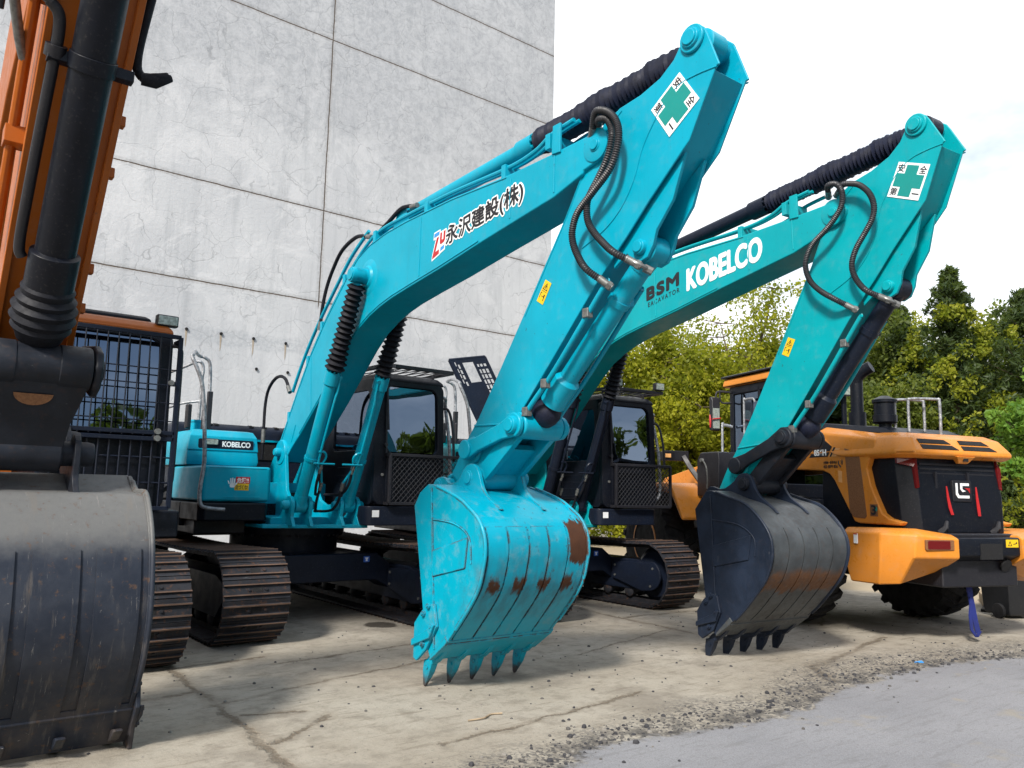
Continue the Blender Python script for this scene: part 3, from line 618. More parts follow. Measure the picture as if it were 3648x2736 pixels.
    mb = MB(); mb.loft([[(x0, u0, z), (x1, u0, z), (x1, u1, z), (x0, u1, z)] for z, x0, x1, u0, u1 in ((1.785, -1.33, -.50, -1.2, .23), (1.84, -1.34, -.49, -1.2, .25), (1.95, -1.33, -.50, -1.2, .235), (1.965, -1.335, -.495, -1.2, .245), (2.13, -1.31, -.51, -1.2, .22), (2.20, -1.26, -.54, -1.2, .15), (2.215, -1.20, -.58, -1.2, .06))])
    ft = mb.build('fuel_tank', body, root, .02, seg=3)
    mb = MB(); mb.prismu(rrect(-1.215, -.56, 1.985, 2.095, .015), .235, .245); npl = mb.build('name_plate', M['navy'], ft)
    text('KOBELCO', (-.935, .245, 2.012), (-.60, .245, 2.012), (-.935, .245, 2.072), 'lettering', M['white'], npl, bold=.035)
    mb = MB(); mb.prismu(rrect(-1.14, -.985, 2.02, 2.10, .015), .235, .262); lm = mb.build('head_lamp', M['ink'], ft, .004)
    mb = MB(); mb.prismu(rrect(-1.13, -.995, 2.03, 2.09, .012), .258, .268); mb.build('lamp_lens', M['lampglass'], lm, .003)
    mb = MB(); mb.cyl((-1.12, -.25, 2.2), (-1.12, -.25, 2.32), .06); mb.cyl((-1.12, -.25, 2.32), (-1.12, -.25, 2.345), .07); mb.build('filler_cap', body, ft)
    mb = MB(); mb.loft([[(-1.30 + i, -2.25 + i, z), (1.36 - i, -2.25 + i, z), (1.36 - i, -.62 - i, z), (-1.30 + i, -.62 - i, z)] for z, i in ((1.36, 0), (2.22, 0), (2.31, .03), (2.35, .10))]); hd = mb.build('engine_hood', M['navy'], root, .03, seg=3)
    mb = MB()
    for x in (-.92, -.84, -.76, -.30, -.12, .05, .2):
        for k in range(2): mb.box(x, x + .055, -.70 - k * .07, -.66 - k * .07, 2.325 + k * .012, 2.345 + k * .012)
    mb.box(-.48, .40, -.64, -.605, 1.9, 2.12); mb.build('hood_vent', M['dark'], hd)
    mb = MB(); mb.box(-.50, .42, -.615, -.585, 2.14, 2.165); mb.build('hood_trim', body, hd)
    cp = [(-1.36, -2.0), (1.36, -2.0), (1.36, -2.3), (1.18, -2.58), (.8, -2.74), (0, -2.80), (-.8, -2.74), (-1.18, -2.58), (-1.36, -2.3)]
    mb = MB(); mb.prismz(cp, 1.08, 2.12); mb.build('counterweight', body, root, .05, seg=3)
    mb = MB()
    mb.tube([(-1.09, .95, 1.286), (-1.26, .95, 1.30), (-1.35, .95, 1.34), (-1.37, .95, 1.50), (-1.345, .95, 1.8), (-1.366, .95, 2.138), (-1.391, .95, 2.397), (-1.43, .95, 2.657), (-1.483, .95, 2.796), (-1.546, .93, 2.94), (-1.52, .86, 2.985), (-1.36, .35, 3.10), (-1.14, -.25, 3.15), (-1.05, -.30, 3.14), (-.985, -.3, 3.05), (-.965, -.3, 2.67), (-.95, -.3, 2.3)], .022, 10); mb.build('grab_rail', M['wrap'], root)
    mb = MB(); mb.tube([(-.99, -.6, 2.25), (-.985, -.6, 2.86), (-.98, -.6, 3.06), (-1.04, -.6, 3.13), (-1.18, -.7, 3.06), (-1.32, -.9, 2.98), (-1.36, -.95, 2.9), (-1.36, -.95, 2.2)], .02, 10); mb.tube([(-.985, -.6, 2.62), (-1.18, -.7, 2.58), (-1.36, -.95, 2.50)], .016, 8, 3); mb.build('hood_rail', M['wrap'], root); mb = MB(); mb.box(-.99, -.93, -.33, -.27, 2.2, 2.72); mb.build('rail_post', M['ink'], root, .006)
    mb = MB(); mb.box(-1.30, -1.24, -.12, -.02, 2.22, 2.52); mb.box(-1.14, -1.09, .0, .05, 2.2, 2.52); mb.build('side_mirror', M['ink'], root, .02)
    # --- cab
    cab(root, .50, 1.48, 1.40, 1.36, 2.95, M['black'], M['black'], lamps=C.get('lamps', ()))
    # --- boom
    B = [bT(p) for p in BU + BL]; mb = MB(); mb.prism(B, -.19, .19)
    for s_ in (-1, 1):     # flange lips and weld seams
        x = .192 * s_
        mb.sweep([(x, *bT((p[0], p[1] + .028))) for p in BL[4:16]], .006, 12, cap=False)
        mb.sweep([(x, *bT((p[0], p[1] - .02))) for p in BU[5:17]], .005, 12, cap=False)
        for p, q in (((3.42, 3.60), (3.42, 4.19)), ((4.86, 3.80), (4.86, 4.14)), ((5.42, 3.86), (5.42, 4.16)), ((1.05, 2.43), (.96, 3.10)), ((.52, 2.10), (.62, 2.30))): mb.sweep([(x, *bT(p)), (x, *bT(q))], .006, 12, cap=False)
    bm = mb.build('boom', body, root, .014, ang=30)
    mb = MB()
    for s_ in (-1, 1):
        x = s_ * .19; c = bT(TIP)
        mb.lathe((x, *c), (x + s_ * .010, *c), [(0, .125), (.7, .125), (1, .118)], 28)
        mb.lathe((x, *bT((2.36, 3.80))), (x + s_ * .035, *bT((2.36, 3.80))), [(0, .20), (.25, .17), (.4, .13), (1, .11)], 32)
        mb.lathe((x, *bT(FOOT)), (x + s_ * .035, *bT(FOOT)), [(0, .16), (.8, .155), (1, .15)], 28)
    mb.build('pin_boss', body, bm)
    pin(bm, 'arm_pin', bT(TIP), -.207, .207, .055, body); pin(bm, 'cylinder_pin', bT((2.36, 3.80)), -.40, .40, .085, body)
    for x in (-.30, .30): boomcyl(root, x, (1.12, 1.345), bT((2.36, 3.80)), .60, (cylm, None), seed=3 if x < 0 else 4)
    # pipes along the boom
    mb = MB()
    up = [bT(p) for p in ((5.60, 4.40), (5.34, 4.372), (5.12, 4.30), (4.75, 4.275), (3.9, 4.31), (3.0, 4.31), (2.6, 4.30), (2.3, 4.24), (1.95, 4.06), (1.6, 3.80), (1.2, 3.46), (.85, 3.10), (.5, 2.66), (.2, 2.26), (.0, 2.0))]
    mb.tube([(-.15, *p) for p in up], .019, 8); mb.tube([(-.09, p[0], p[1] + .012) for p in up[:12]], .017, 8); mb.tube([(.10, p[0], p[1]) for p in up], .019, 8)
    bp_ = [bT(p) for p in ((2.30, 4.30), (1.9, 4.10), (1.55, 3.83), (1.15, 3.50), (.80, 3.16), (.55, 2.86), (.42, 2.68))]; mb.tube([(-.15, p[0] - .05, p[1] + .055) for p in bp_], .021, 8)
    mb.build('boom_pipe', body, bm)
    mb = MB()
    for p in ((5.33, 4.34), (4.75, 4.27), (3.5, 4.30), (2.45, 4.27), (1.75, 3.93), (1.2, 3.47), (.85, 3.10), (.36, 2.45)):
        q = bT(p); mb.box(-.19, .13, q[0] - .028, q[0] + .028, q[1] - .10, q[1] + .03)
    mb.prism([bT(p) for p in ((5.50, 4.40), (5.41, 4.40), (5.40, 4.17), (5.50, 4.16))], -.205, -.185)
    mb.build('pipe_clamp', body, bm, .004)
    mb = MB()
    mb.tube([(-.12, *bT(p)) for p in ((3.15, 4.40), (2.9, 4.44), (2.62, 4.36), (2.42, 4.30))], .022, 8); mb.tube([(-.15, *bT(p)) for p in ((2.21, 4.30), (1.95, 4.36), (1.60, 4.29), (1.38, 4.12), (1.22, 3.92), (1.13, 3.70), (1.10, 3.52))], .022, 8)
    mb.tube([(-.20, *bT(p)) for p in ((.40, 2.72), (.24, 2.90), (.03, 2.96), (-.18, 2.92), (-.35, 2.80), (-.42, 2.60), (-.42, 2.30), (-.42, 1.9))], .021, 8)
    mb.build('hydraulic_hose', M['rubber'], bm)
    mb = MB()
    for a, b in (((.40, 2.72), (.33, 2.80)), ((-.42, 2.30), (-.42, 2.12)), ((2.21, 4.30), (2.32, 4.27)), ((3.10, 4.40), (3.22, 4.39)), ((1.10, 3.52), (1.07, 3.42))): mb.cyl((-.20 if a[0] < .5 else -.15 if a[0] < 2.5 else -.12, *bT(a)), (-.20 if a[0] < .5 else -.15 if a[0] < 2.5 else -.12, *bT(b)), .027, n=10)
    mb.build('hose_fitting', M['steelL'], bm)
    # --- arm cylinder on top of the boom
    a0 = Vector((0, *bT((2.86, 4.40)))); a1 = Vector((0, *aT(ATOP))); dd = (a1 - a0).normalized(); mbar = a0 + dd * 2.12
    mb = MB(); mb.cyl(a0 + dd * .1, mbar, .078, n=24); mb.lathe(mbar - dd * .22, mbar, [(0, .078), (.05, .098), (1, .098)], 24); mb.lathe((-.07, *a0.yz), (.07, *a0.yz), [(0, .08), (.05, .095), (.95, .095), (1, .08)], 24)
    for k in range(10): a = k * .6283; _, e, g = MB.frame(dd); c = mbar + (e * math.cos(a) + g * math.sin(a)) * .088; mb.cyl(c, c + dd * .025, .013, n=6)
    ac = mb.build('arm_cylinder', cylm, root)
    mb = MB(); bellows(mb, mbar + dd * .02, a1 - dd * .12, .102, 40, .27, 9, lambda q: .14 * math.sin(math.pi * q) + .07 * math.sin(17 * q) + .03 * math.sin(41 * q)); mb.build('rod_bellows', bootm, ac, ang=50)
    mb = MB(); mb.cyl(mbar, a1, .05); mb.lathe((-.08, *a1.yz), (.08, *a1.yz), [(0, .09), (.05, .105), (.95, .105), (1, .09)], 24); mb.build('piston_rod', cylm, ac)
    mb = MB(); q = bT((2.86, 4.2)); mb.prism([bT(p) for p in ((2.66, 4.2), (2.80, 4.48), (2.92, 4.48), (3.08, 4.2))], -.10, -.075); mb.prism([bT(p) for p in ((2.66, 4.2), (2.80, 4.48), (2.92, 4.48), (3.08, 4.2))], .075, .10); mb.build('cylinder_bracket', body, bm, .005)
    # --- arm
    A = [aT(p) for p in ARM]; mb = MB(); inn = .025
    # side plates stand proud of the recessed front face
    fr = [(6.92,4.25),(6.70,3.86),(6.36,3.56),(6.04,3.26),(5.82,3.06),(5.36,2.58),(5.07,2.29),(4.85,2.08),(4.62,1.85),(4.40,1.66)]
    core = [aT(p) for p in [(6.70, 4.24), (6.93, 4.245)] + fr[1:-1] + [(4.42, 1.68), (4.30, 1.96)] + ARM[26:34] + [(6.2, 4.22)]]
    mb.prism(core, -.145, .145)
    arm = mb.build('arm', body, root, .004, ang=30)
    for s_ in (-1, 1):
        mb = MB(); mb.prism(A, s_ * .16, s_ * .142); x = s_ * .161
        mb.sweep(smooth([(x, *aT(p)) for p in ((6.96, 4.25), (6.80, 4.262), (6.66, 4.25), (6.52, 4.17), (6.40, 4.04), (6.31, 3.90), (6.24, 3.72), (6.12, 3.55), (5.95, 3.43), (5.72, 3.35))], 4), .006, 12, cap=False)
        mb.sweep(smooth([(x, *aT(p)) for p in ((6.12, 4.27), (5.80, 4.03), (5.50, 3.58), (5.05, 2.94))], 4), .005, 12, cap=False)
        mb.sweep([(x, *aT((4.40, 2.10))), (x, *aT((4.86, 2.09)))], .010, 12, cap=False)
        mb.lathe((x, *aT(ALOW)), (x + s_ * .03, *aT(ALOW)), [(0, .12), (.6, .115), (1, .10)], 24)
        mb.lathe((x, *aT(ATOP)), (x + s_ * .022, *aT(ATOP)), [(0, .10), (1, .095)], 24)
        mb.build('arm_side_plate', body, arm, .008, ang=30)
        lg = [(6.66,3.80)] + [(6.548,3.50),(6.404,3.33),(6.372,3.232),(6.32,3.155),(6.25,3.135),(6.18,3.165),(6.13,3.22),(6.0,3.14)] + [(6.0, 3.30), (6.4, 3.62)]
        mb = MB(); mb.prism([aT(p) for p in lg], s_ * .115, s_ * .085); mb.build('cylinder_lug', body, arm, .006)
    mb = MB()
    mb.lathe((-.16, *aT(AMAIN)), (.16, *aT(AMAIN)), [(0, .10), (.04, .115), (.96, .115), (1, .10)], 28); mb.build('arm_end_boss', body, arm)
    pin(arm, 'cylinder_pin', aT(ATOP), -.20, .20, .072, body); pin(arm, 'bucket_cylinder_pin', aT(ABKT), -.15, .15, .055, body); pin(arm, 'link_pin', aT(ALOW), -.255, .255, .058, C['linkm'])
    mb = MB(); k = aT((4.88, 2.12)); mb.box(-.185, -.155, k[0] - .02, k[0] + .035, k[1] - .07, k[1] + .05); mb.build('bracket', body, arm, .004)
    pp = [aT(p) for p in ((6.0, 3.03), (5.95, 2.99), (5.45, 2.47), (5.17, 2.22), (5.10, 2.15))]
    mb = MB(); mb.tube([(-.175, *p) for p in pp], .020, 10, 4); mb.tube([(.175, *p) for p in pp], .020, 10, 4); ap = mb.build('arm_pipe', body, arm)
    mb = MB()
    for p in ((5.80, 2.84), (5.34, 2.37), (5.12, 2.17)): q = Vector((-.178, *aT(p))); mb.box(-.205, -.150, q.y - .03, q.y + .03, q.z - .035, q.z + .035)
    mb.tube([(-.18, *aT(p)) for p in ((5.11, 2.16), (5.04, 2.10), (4.99, 2.08), (4.96, 2.10))], .022, 8); mb.build('pipe_clamp', M['steelL'], ap, .006)
    # the two loops of ribbed hose at the elbow
    for H_, x in ((C['hose1'], -.27), (C['hose2'], -.25)):
        n = len(H_); P = [(x - .03 * math.sin(math.pi * i / (n - 1)) + (.07 if i in (0, n - 1) else 0), *p) for i, p in enumerate(H_)]
        mb = MB(); corrugated(mb, P, .028); hs = mb.build('ribbed_hose', C['hosem'], arm, ang=60)
        mb = MB()
        for a, b in ((P[0], P[1]), (P[-1], P[-2])):
            d = (Vector(a) - Vector(b)).normalized(); a = Vector(a); mb.cyl(a - d * .03, a + d * .09, .028, n=12); mb.cyl(a + d * .05, a + d * .08, .034, n=6)
        if C['hose2'] is H_: c = Vector(P[-1]); mb.tube([c, c + Vector((.02, .05, -.03)), c + Vector((.07, .075, -.05)), c + Vector((.14, .06, -.06))], .016, 8); mb.sweep([c + Vector((.09, .05, -.045)), c + Vector((.13, .09, -.075))], .03, 8)
        mb.build('hose_fitting', M['steelL'], hs)
    # --- bucket cylinder and linkage
    b0 = Vector((0, *aT(ABKT))); b1 = Vector((0, *C['top'])); dd = (b1 - b0).normalized(); L = (b1 - b0).length; be = b1 - dd * .26
    mb = MB(); mb.cyl(b0 + dd * .12, be, .076, n=26); mb.lathe(be - dd * .26, be, [(0, .076), (.12, .104), (1, .104)], 28); mb.lathe((-.08, *b0.yz), (.08, *b0.yz), [(0, .09), (.05, .10), (.95, .10), (1, .09)], 24); mb.lathe(b0 + dd * .03, b0 + dd * .16, [(0, .095), (1, .082)], 24)
    mb.lathe(b0 + dd * .42, b0 + dd * .47, [(0, .086), (1, .086)], 24); mb.box(.05, .12, (b0 + dd * .44).y - .03, (b0 + dd * .44).y + .03, (b0 + dd * .44).z - .03, (b0 + dd * .44).z + .03)
    bc = mb.build('bucket_cylinder', cylm, root, 0)
    mb = MB(); mb.sweep([be, be + dd * .02, be + dd * .05, be + dd * .09, be + dd * .14, be + dd * .19], [.085, .082, .105, .118, .112, .09], 24); mb.build('rod_bellows', M['boot'], bc)
    mb = MB(); mb.cyl(be, b1, .045); mb.build('piston_rod', M['steelL'], bc)
    lk = C['linkm']
    for s_ in (-1, 1):
        a, b = Vector(C['low']), Vector(C['top']); d = (b - a).normalized(); n_ = Vector((-d.y, d.x)); x0, x1 = s_ * .21, s_ * .255
        mb = MB(); P = arc((0, 0), .088, 100, 260, 8); rotm = lambda p, c: tuple(c + d * p[0] + n_ * p[1])
        pl = [rotm(p, a) for p in P] + [tuple(a.lerp(b, .25) - n_ * .06), tuple(a.lerp(b, .75) - n_ * .065)] + [rotm(p, b) for p in arc((0, 0), .098, -80, 80, 8)] + [tuple(a.lerp(b, .75) + n_ * .065), tuple(a.lerp(b, .25) + n_ * .06)]
        mb.prism(pl, x0, x1); mb.lathe((s_ * .16, *a), (s_ * .275, *a), [(0, .085), (1, .082)], 24); mb.build('side_link', lk, root, .012, seg=3)
    pin(root, 'link_pin', C['top'], -.29, .29, .072, lk)
    a, b = Vector(C['ear']), Vector(C['top']); d = (b - a).normalized(); n_ = Vector((-d.y, d.x)); mb = MB()
    mb.lathe((-.20, *b), (.20, *b), [(0, .095), (.03, .105), (.97, .105), (1, .095)], 28); mb.lathe((-.195, *a), (.195, *a), [(0, .085), (.03, .095), (.97, .095), (1, .085)], 28)
    for s_ in (-1, 1): mb.prism([tuple(a - n_ * .07), tuple(b - n_ * .08), tuple(b + n_ * .08), tuple(a + n_ * .07)], s_ * .19, s_ * .135)
    mb.prism([tuple(a + d * .02 - n_ * .03), tuple(a.lerp(b, .62) - n_ * .03), tuple(a.lerp(b, .62) + n_ * .03), tuple(a + d * .02 + n_ * .03)], -.15, .15)
    mb.build('bucket_link', lk if C.get('dark') else C['linkb'], root, .012, seg=3)
    pin(root, 'bucket_pin', C['ear'], -.30, .30, .068, lk); pin(root, 'bucket_pin', aT(AMAIN), -.30, .30, .072, lk)
    bucket(root, bk, *C['bw'], C['bmats'])
    return root, bm, arm

def rr2(x0, x1, u0, u1, r, n=4): return rrect(x0, x1, u0, u1, r, n)

ident = lambda p: p
aT2 = rigid(ATOP, ALOW, (6.541, 4.732), (4.525, 1.863)); tip2 = aT2(TIP); bT2 = rigid(TIP, FOOT, tip2, FOOT)
GRP = 'turquoise excavators parked in front of the wall'
H1a = [(5.86,4.20),(5.972,4.279),(6.091,4.238),(6.184,4.143),(6.224,4.027),(6.208,3.906),(6.141,3.785),(5.979,3.673),(5.82,3.569),(5.76,3.463),(5.755,3.368),(5.801,3.254),(5.888,3.132),(5.97,3.045)]
H1b = [(5.90,4.235),(5.988,4.223),(6.071,4.192),(6.124,4.112),(6.136,4.021),(6.097,3.89),(6.005,3.765),(5.91,3.655),(5.89,3.56),(5.905,3.47),(5.955,3.39),(6.018,3.317),(6.134,3.207),(6.22,3.14)]
H2a = [(5.68,4.40),(5.735,4.427),(5.821,4.415),(5.885,4.333),(5.893,4.221),(5.847,4.126),(5.732,4.016),(5.577,3.913),(5.496,3.799),(5.479,3.691),(5.526,3.558),(5.625,3.449),(5.757,3.351),(5.85,3.275)]
H2b = [(5.78,4.38),(5.878,4.394),(5.974,4.372),(6.065,4.323),(6.153,4.22),(6.192,4.102),(6.177,3.991),(6.105,3.885),(6.008,3.762),(5.957,3.647),(5.959,3.552),(6.007,3.446),(6.083,3.357),(6.16,3.30)]
ex1, boom1, arm1 = excavator('excavator', 'bright cyan excavator with a rust-worn cyan bucket, lettered in black on its boom', (4.13, 9.92, 0), .5, GRP,
    dict(body=M['cyan'], cyl=M['cyan'], boot=M['boot'], aT=ident, bT=ident, bk=BK1, hose1=H1a, hose2=H1b, hosem=M['hose'], low=ALOW, top=ATOPLINK, ear=AEAR, linkm=M['cyan'], linkb=M['cyan'], bmats=(M['bucket1'], M['bucket1'], M['bucket1'], M['bucket1']), box_sticker=True, bw=(-.06, 1.04)))
ex2, boom2, arm2 = excavator('excavator', 'sea-green excavator with a black bucket and black cylinders, white lettering on its boom', (7.59, 9.47, 0), 6.7, GRP,
    dict(body=M['teal'], cyl=M['navy'], boot=M['boot'], aT=aT2, bT=bT2, bk=BK2, hose1=H2a, hose2=H2b, hosem=M['hose'], low=(4.525, 1.863), top=(5.125, 2.124), ear=(4.655, 1.678), linkm=M['linksteel'], linkb=M['linksteel'], dark=True, bmats=(M['bucket2'], M['bucket2side'], M['bucket2side'], M['bucket2side']), lamps=(.62, 1.40), bw=(-.03, 1.10)))
# lettering on the booms and arms
x = -.1905
def on(root, body, bl, br, tl, mat, bold, name='lettering', lift=.0, xx=None, sp=1., halo=0):
    xx = x if xx is None else xx
    return text(body, (xx, *bl), (xx, *br), (xx, *tl), name, mat, root, bold=bold, lift=lift, spacing=sp, halo=halo)
for m_, bo, lf in ((M['white'], .0, .0003), (M['ink'], .0, .0035)):
    e = 0
    on(boom1, '永沢建設(株)', (3.895 - e, 3.765 - e), (5.035 + e, 3.885 - e), (3.895 - e, 3.965 + e), m_, bo, lift=lf, halo=.019 if m_ is M['white'] else .0045)
def lgq(a, b): return tuple((Vector((3.655, 3.70)) * (1 - a) + Vector((3.885, 3.765)) * a) * (1 - b) + (Vector((3.675, 3.965)) * (1 - a) + Vector((3.895, 3.985)) * a) * b)
lg = MB(); lg.prism([lgq(*p) for p in ((-.02, -.02), (.58, -.02), (.58, .0), (.95, .0), (.97, .30), (1.0, .36), (1.0, .90), (.52, .90), (.52, 1.0), (.02, 1.0), (.02, .72), (.2, .72), (-.02, .15))], -.190, -.1925); lgo = lg.build('logo_plate', M['white'], boom1)
for P, m_ in (([(.06, .80), (.47, .80), (.47, .95), (.06, .95)], 'sky'), ([(.28, .74), (.46, .74), (.24, .22), (.52, .22), (.52, .04), (.02, .04), (.02, .12)], 'red'), ([(.54, .84), (.68, .84), (.68, .52), (.80, .52), (.80, .84), (.94, .84), (.94, .44), (.86, .36), (.62, .36), (.54, .44)], 'red'), ([(.62, .08), (.90, .08), (.90, .24), (.62, .24)], 'sky')):
    d_ = MB(); d_.prism([lgq(*p) for p in P], -.1925, -.194); d_.build('emblem', M[m_], lgo)
on(boom2, 'KOBELCO', (3.80, 3.845), (4.865, 3.955), (3.80, 4.085), M['white'], .0, lift=.001, sp=1.04, halo=.013)
on(boom2, 'BSM', (3.115, 3.865), (3.655, 3.945), (3.115, 4.005), M['ink'], .0, lift=.001, sp=1.12, halo=.012)
on(boom2, 'EACAVATOR', (3.135, 3.775), (3.67, 3.855), (3.135, 3.83), M['ink'], .008, lift=.001, sp=1.35)
safety_sign(arm1, -.162, [(6.657, 4.336), (6.82, 4.088), (6.566, 3.915), (6.405, 4.165)])
safety_sign(arm2, -.162, [(6.371, 4.463), (6.648, 4.344), (6.526, 4.064), (6.246, 4.188)])
warn_plate(arm1, -.1615, [(5.304, 3.193), (5.375, 3.147), (5.274, 2.996), (5.199, 3.042)])
warn_plate(arm2, -.1615, [(5.149, 3.103), (5.23, 3.067), (5.147, 2.908), (5.069, 2.944)])
# raised service lid of the second machine
mb = MB(); lidx = lambda a, b: (-1.05 + a * .62, -.75 - .10 * b, 2.45 + b * .72)
def lid(root):
    mb = MB(); P0 = Vector((-.47, -.45, 2.58)); R = Vector((.62, .0, .12)); U = Vector((-.50, -.10, .95))
    holes = [(.30, .62, .60, .93)] + [(.08 + .07 * i, .62 + .09 * j - .03 * i, .08 + .07 * i + .05, .62 + .09 * j - .03 * i + .06) for i in range(2) for j in range(4)] + [(.66 + .1 * i, .42 + .085 * j, .66 + .1 * i + .07, .42 + .085 * j + .055) for i in range(3) for j in range(6)]
    N = 48; g = [[True] * N for _ in range(N)]
    for a, b, c, d in holes:
        for i in range(N):
            for j in range(N):
                if a <= (i + .5) / N <= c and b <= (j + .5) / N <= d: g[i][j] = False
    vs = []; fs = []
    p = lambda i, j, k: tuple(P0 + R * (i / N) + U * (j / N) + Vector((0, .02 if k else 0, 0)))
    for i in range(N):
        for j in range(N):
            if not g[i][j]: continue
            o = len(vs); vs += [p(i, j, 0), p(i + 1, j, 0), p(i + 1, j + 1, 0), p(i, j + 1, 0), p(i, j, 1), p(i + 1, j, 1), p(i + 1, j + 1, 1), p(i, j + 1, 1)]
            fs += [[o, o + 1, o + 2, o + 3], [o + 7, o + 6, o + 5, o + 4]]
            for di, dj, q in ((-1, 0, [0, 3, 7, 4]), (1, 0, [1, 5, 6, 2]), (0, -1, [0, 4, 5, 1]), (0, 1, [3, 2, 6, 7])):
                ii, jj = i + di, j + dj
                if not (0 <= ii < N and 0 <= jj < N) or not g[ii][jj]: fs.append([o + k for k in q])
    mb.add(vs, fs)
    for a, b in (((0, 0), (0, 1)), ((0, 1), (1, 1)), ((1, 1), (1, 0))): mb.sweep([Vector(P0) + R * a[0] + U * a[1], Vector(P0) + R * b[0] + U * b[1]], .025, 8)
    return mb.build('hood_lid', M['navy'], root)
lid(ex2)

# ------------------------------------------------------------------ orange excavator in the left foreground
def orange():
    root = thing('excavator', 'orange excavator at the left edge with a huge scuffed grey-black bucket', 'excavator', (.74, 9.3, 0), 0)
    for cx in (-1.10, 1.10): track(root, cx, .66, 1.78, .45)
    mb = MB(); mb.prismu([(-1.1, .6), (-.8, .8), (.8, .8), (1.1, .6), (1.1, .32), (.8, .45), (-.8, .45), (-1.1, .32)], -.9, .9); mb.build('undercarriage', M['navy'], root, .02)
    mb = MB(); mb.cyl((0, 0, .78), (0, 0, 1.08), .7, n=40); mb.build('slew_ring', M['navy'], root)
    mb = MB(); mb.box(-1.4, .30, -2.3, 1.1, 1.08, 1.34); mb.box(.30, 1.40, -2.3, 1.78, 1.08, 1.32); mb.build('deck', M['black'], root, .02)
    mb = MB(); mb.prismz(rr2(-1.38, -.5, -2.0, .9, .06), 1.34, 2.15); mb.build('tool_box', M['orange_arm'], root, .04)
    mb = MB(); mb.box(-1.2, 1.3, -2.3, -.7, 1.34, 2.35); mb.build('engine_hood', M['orange_arm'], root, .05)
    cp = [(-1.42, -2.2), (1.42, -2.2), (1.42, -2.5), (1.2, -2.8), (.8, -2.95), (-.8, -2.95), (-1.2, -2.8), (-1.42, -2.5)]
    mb = MB(); mb.prismz(cp, 1.08, 2.2); mb.build('counterweight', M['orange_arm'], root, .05)
    cb = cab(root, .27, 1.25, 1.80, 1.32, 2.99, M['black'], M['orange_arm'], guard=False, roofguard=False, rail=False, lwid=.10)
    mb = MB(); mb.loft([[(.34 + i, .3, z), (1.10 - i, .3, z), (1.10 - i, 1.50 - i, z), (.34 + i, 1.50 - i, z)] for z, i in ((3.01, 0), (3.06, 0), (3.085, .04))]); mb.build('roof_hatch', M['black'], cb, .012)
    mb = MB(); mb.box(1.15, 1.255, 1.50, 1.66, 2.72, 2.96); mb.build('corner_cover', M['orange_arm'], cb, .02)
    mb = MB(); mb.box(1.10, 1.29, 1.62, 1.70, 2.98, 3.085); mb.cyl((1.19, 1.6, 2.92), (1.19, 1.64, 3.0), .018); lm = mb.build('work_lamp', M['ink'], cb, .012)
    mb = MB(); mb.box(1.112, 1.278, 1.70, 1.707, 2.992, 3.073); mb.build('lamp_lens', M['lampglass'], lm, .004)
    # bar guard in front of the glass
    mb = MB(); u = 1.87; a, b = .25, 1.275
    for z in (2.86, 1.995, 1.94, 1.34): mb.rod((a, u, z), (b, u, z), .036)
    for xx in (a, b): mb.rod((xx, u, 1.34), (xx, u, 2.86), .036)
    for z in (2.45, 2.83, 1.97): mb.rod((b, u, z), (b, u - .18, z), .03)
    g = mb.build('front_guard', M['navy'], cb, .004)
    mb = MB(); k = 12
    for i in range(1, k): xx = a + (b - a) * i / k; mb.cyl((xx, u + .01, 1.97), (xx, u + .01, 2.85), .0062, n=6); mb.cyl((xx, u - .02, 1.36), (xx, u - .02, 1.94), .008, n=6)
    for z in (2.56, 2.42, 2.26, 2.10): mb.cyl((a, u - .01, z), (b, u - .01, z), .0062, n=6)
    for z in (1.78, 1.56): mb.cyl((a, u - .03, z), (b, u - .03, z), .008, n=6)
    mb.build('guard_bar', M['navy'], g)
    mb = MB()
    for xx in (.42, 1.13):
        for z in (2.005, 1.945): mb.cyl((xx, u + .02, z), (xx, u + .05, z), .026, n=14)
    mb.cyl((1.21, u + .02, 2.44), (1.21, u + .05, 2.44), .024, n=14); mb.build('bolt', M['steelL'], g)
    mb = MB(); mb.tube([(1.24, 1.72, 2.80), (1.31, 1.74, 2.78), (1.325, 1.74, 2.6), (1.325, 1.74, 1.75), (1.31, 1.74, 1.55), (1.24, 1.72, 1.48)], .019, 10); mb.build('grab_rail', M['ink'], cb)
    # front attachment. own centre line a little to the left
    c = -.095
    Yo = lambda y, z: (9.3 - y, z)
    f0, f1 = Vector(Yo(5.66, 2.22)), Vector(Yo(3.46, 5.30)); d = (f1 - f0).normalized(); nb = Vector((-d.y, d.x))   # nb points back to the machine
    if nb.x > 0: nb = -nb
    P = lambda t, s_: tuple(f0.lerp(f1, t) + nb * s_)
    prof = [P(-.06, .06), P(0, .0), P(1, 0), P(1.10, .10), P(1.12, .35), P(1.0, .62), P(.8, .70), P(.45, .55), P(.05, .34), P(-.09, .24)]
    mb = MB(); mb.prism(prof, c - .205, c + .205); arm = mb.build('arm', M['orange_arm'], root, .012)
    mb = MB()
    for s_ in (-1, 1): mb.prism([P(.0, .02), P(0, -.03), P(.95, -.03), P(1, .02)], c + s_ * .215, c + s_ * .178)
    mb.build('arm_flange', M['orange_arm'], arm, .005)
    mb = MB()
    for t in (.12, .19, .35, .43): q = f0.lerp(f1, t) + nb * .03; mb.box(c + .205, c + .245, q.x - .03, q.x + .03, q.y - .03, q.y + .03)
    mb.build('bracket', M['orange_arm'], arm, .005)
    mb = MB()
    pl = [P(.20, .16), P(.35, .16), P(.60, .16), P(.80, .17), P(.98, .2)]; mb.tube([(c - .26, *p) for p in pl], .028, 10); mb.tube([(c - .24, *P(t, .30)) for t in (.35, .55, .75, 1.0)], .022, 10)
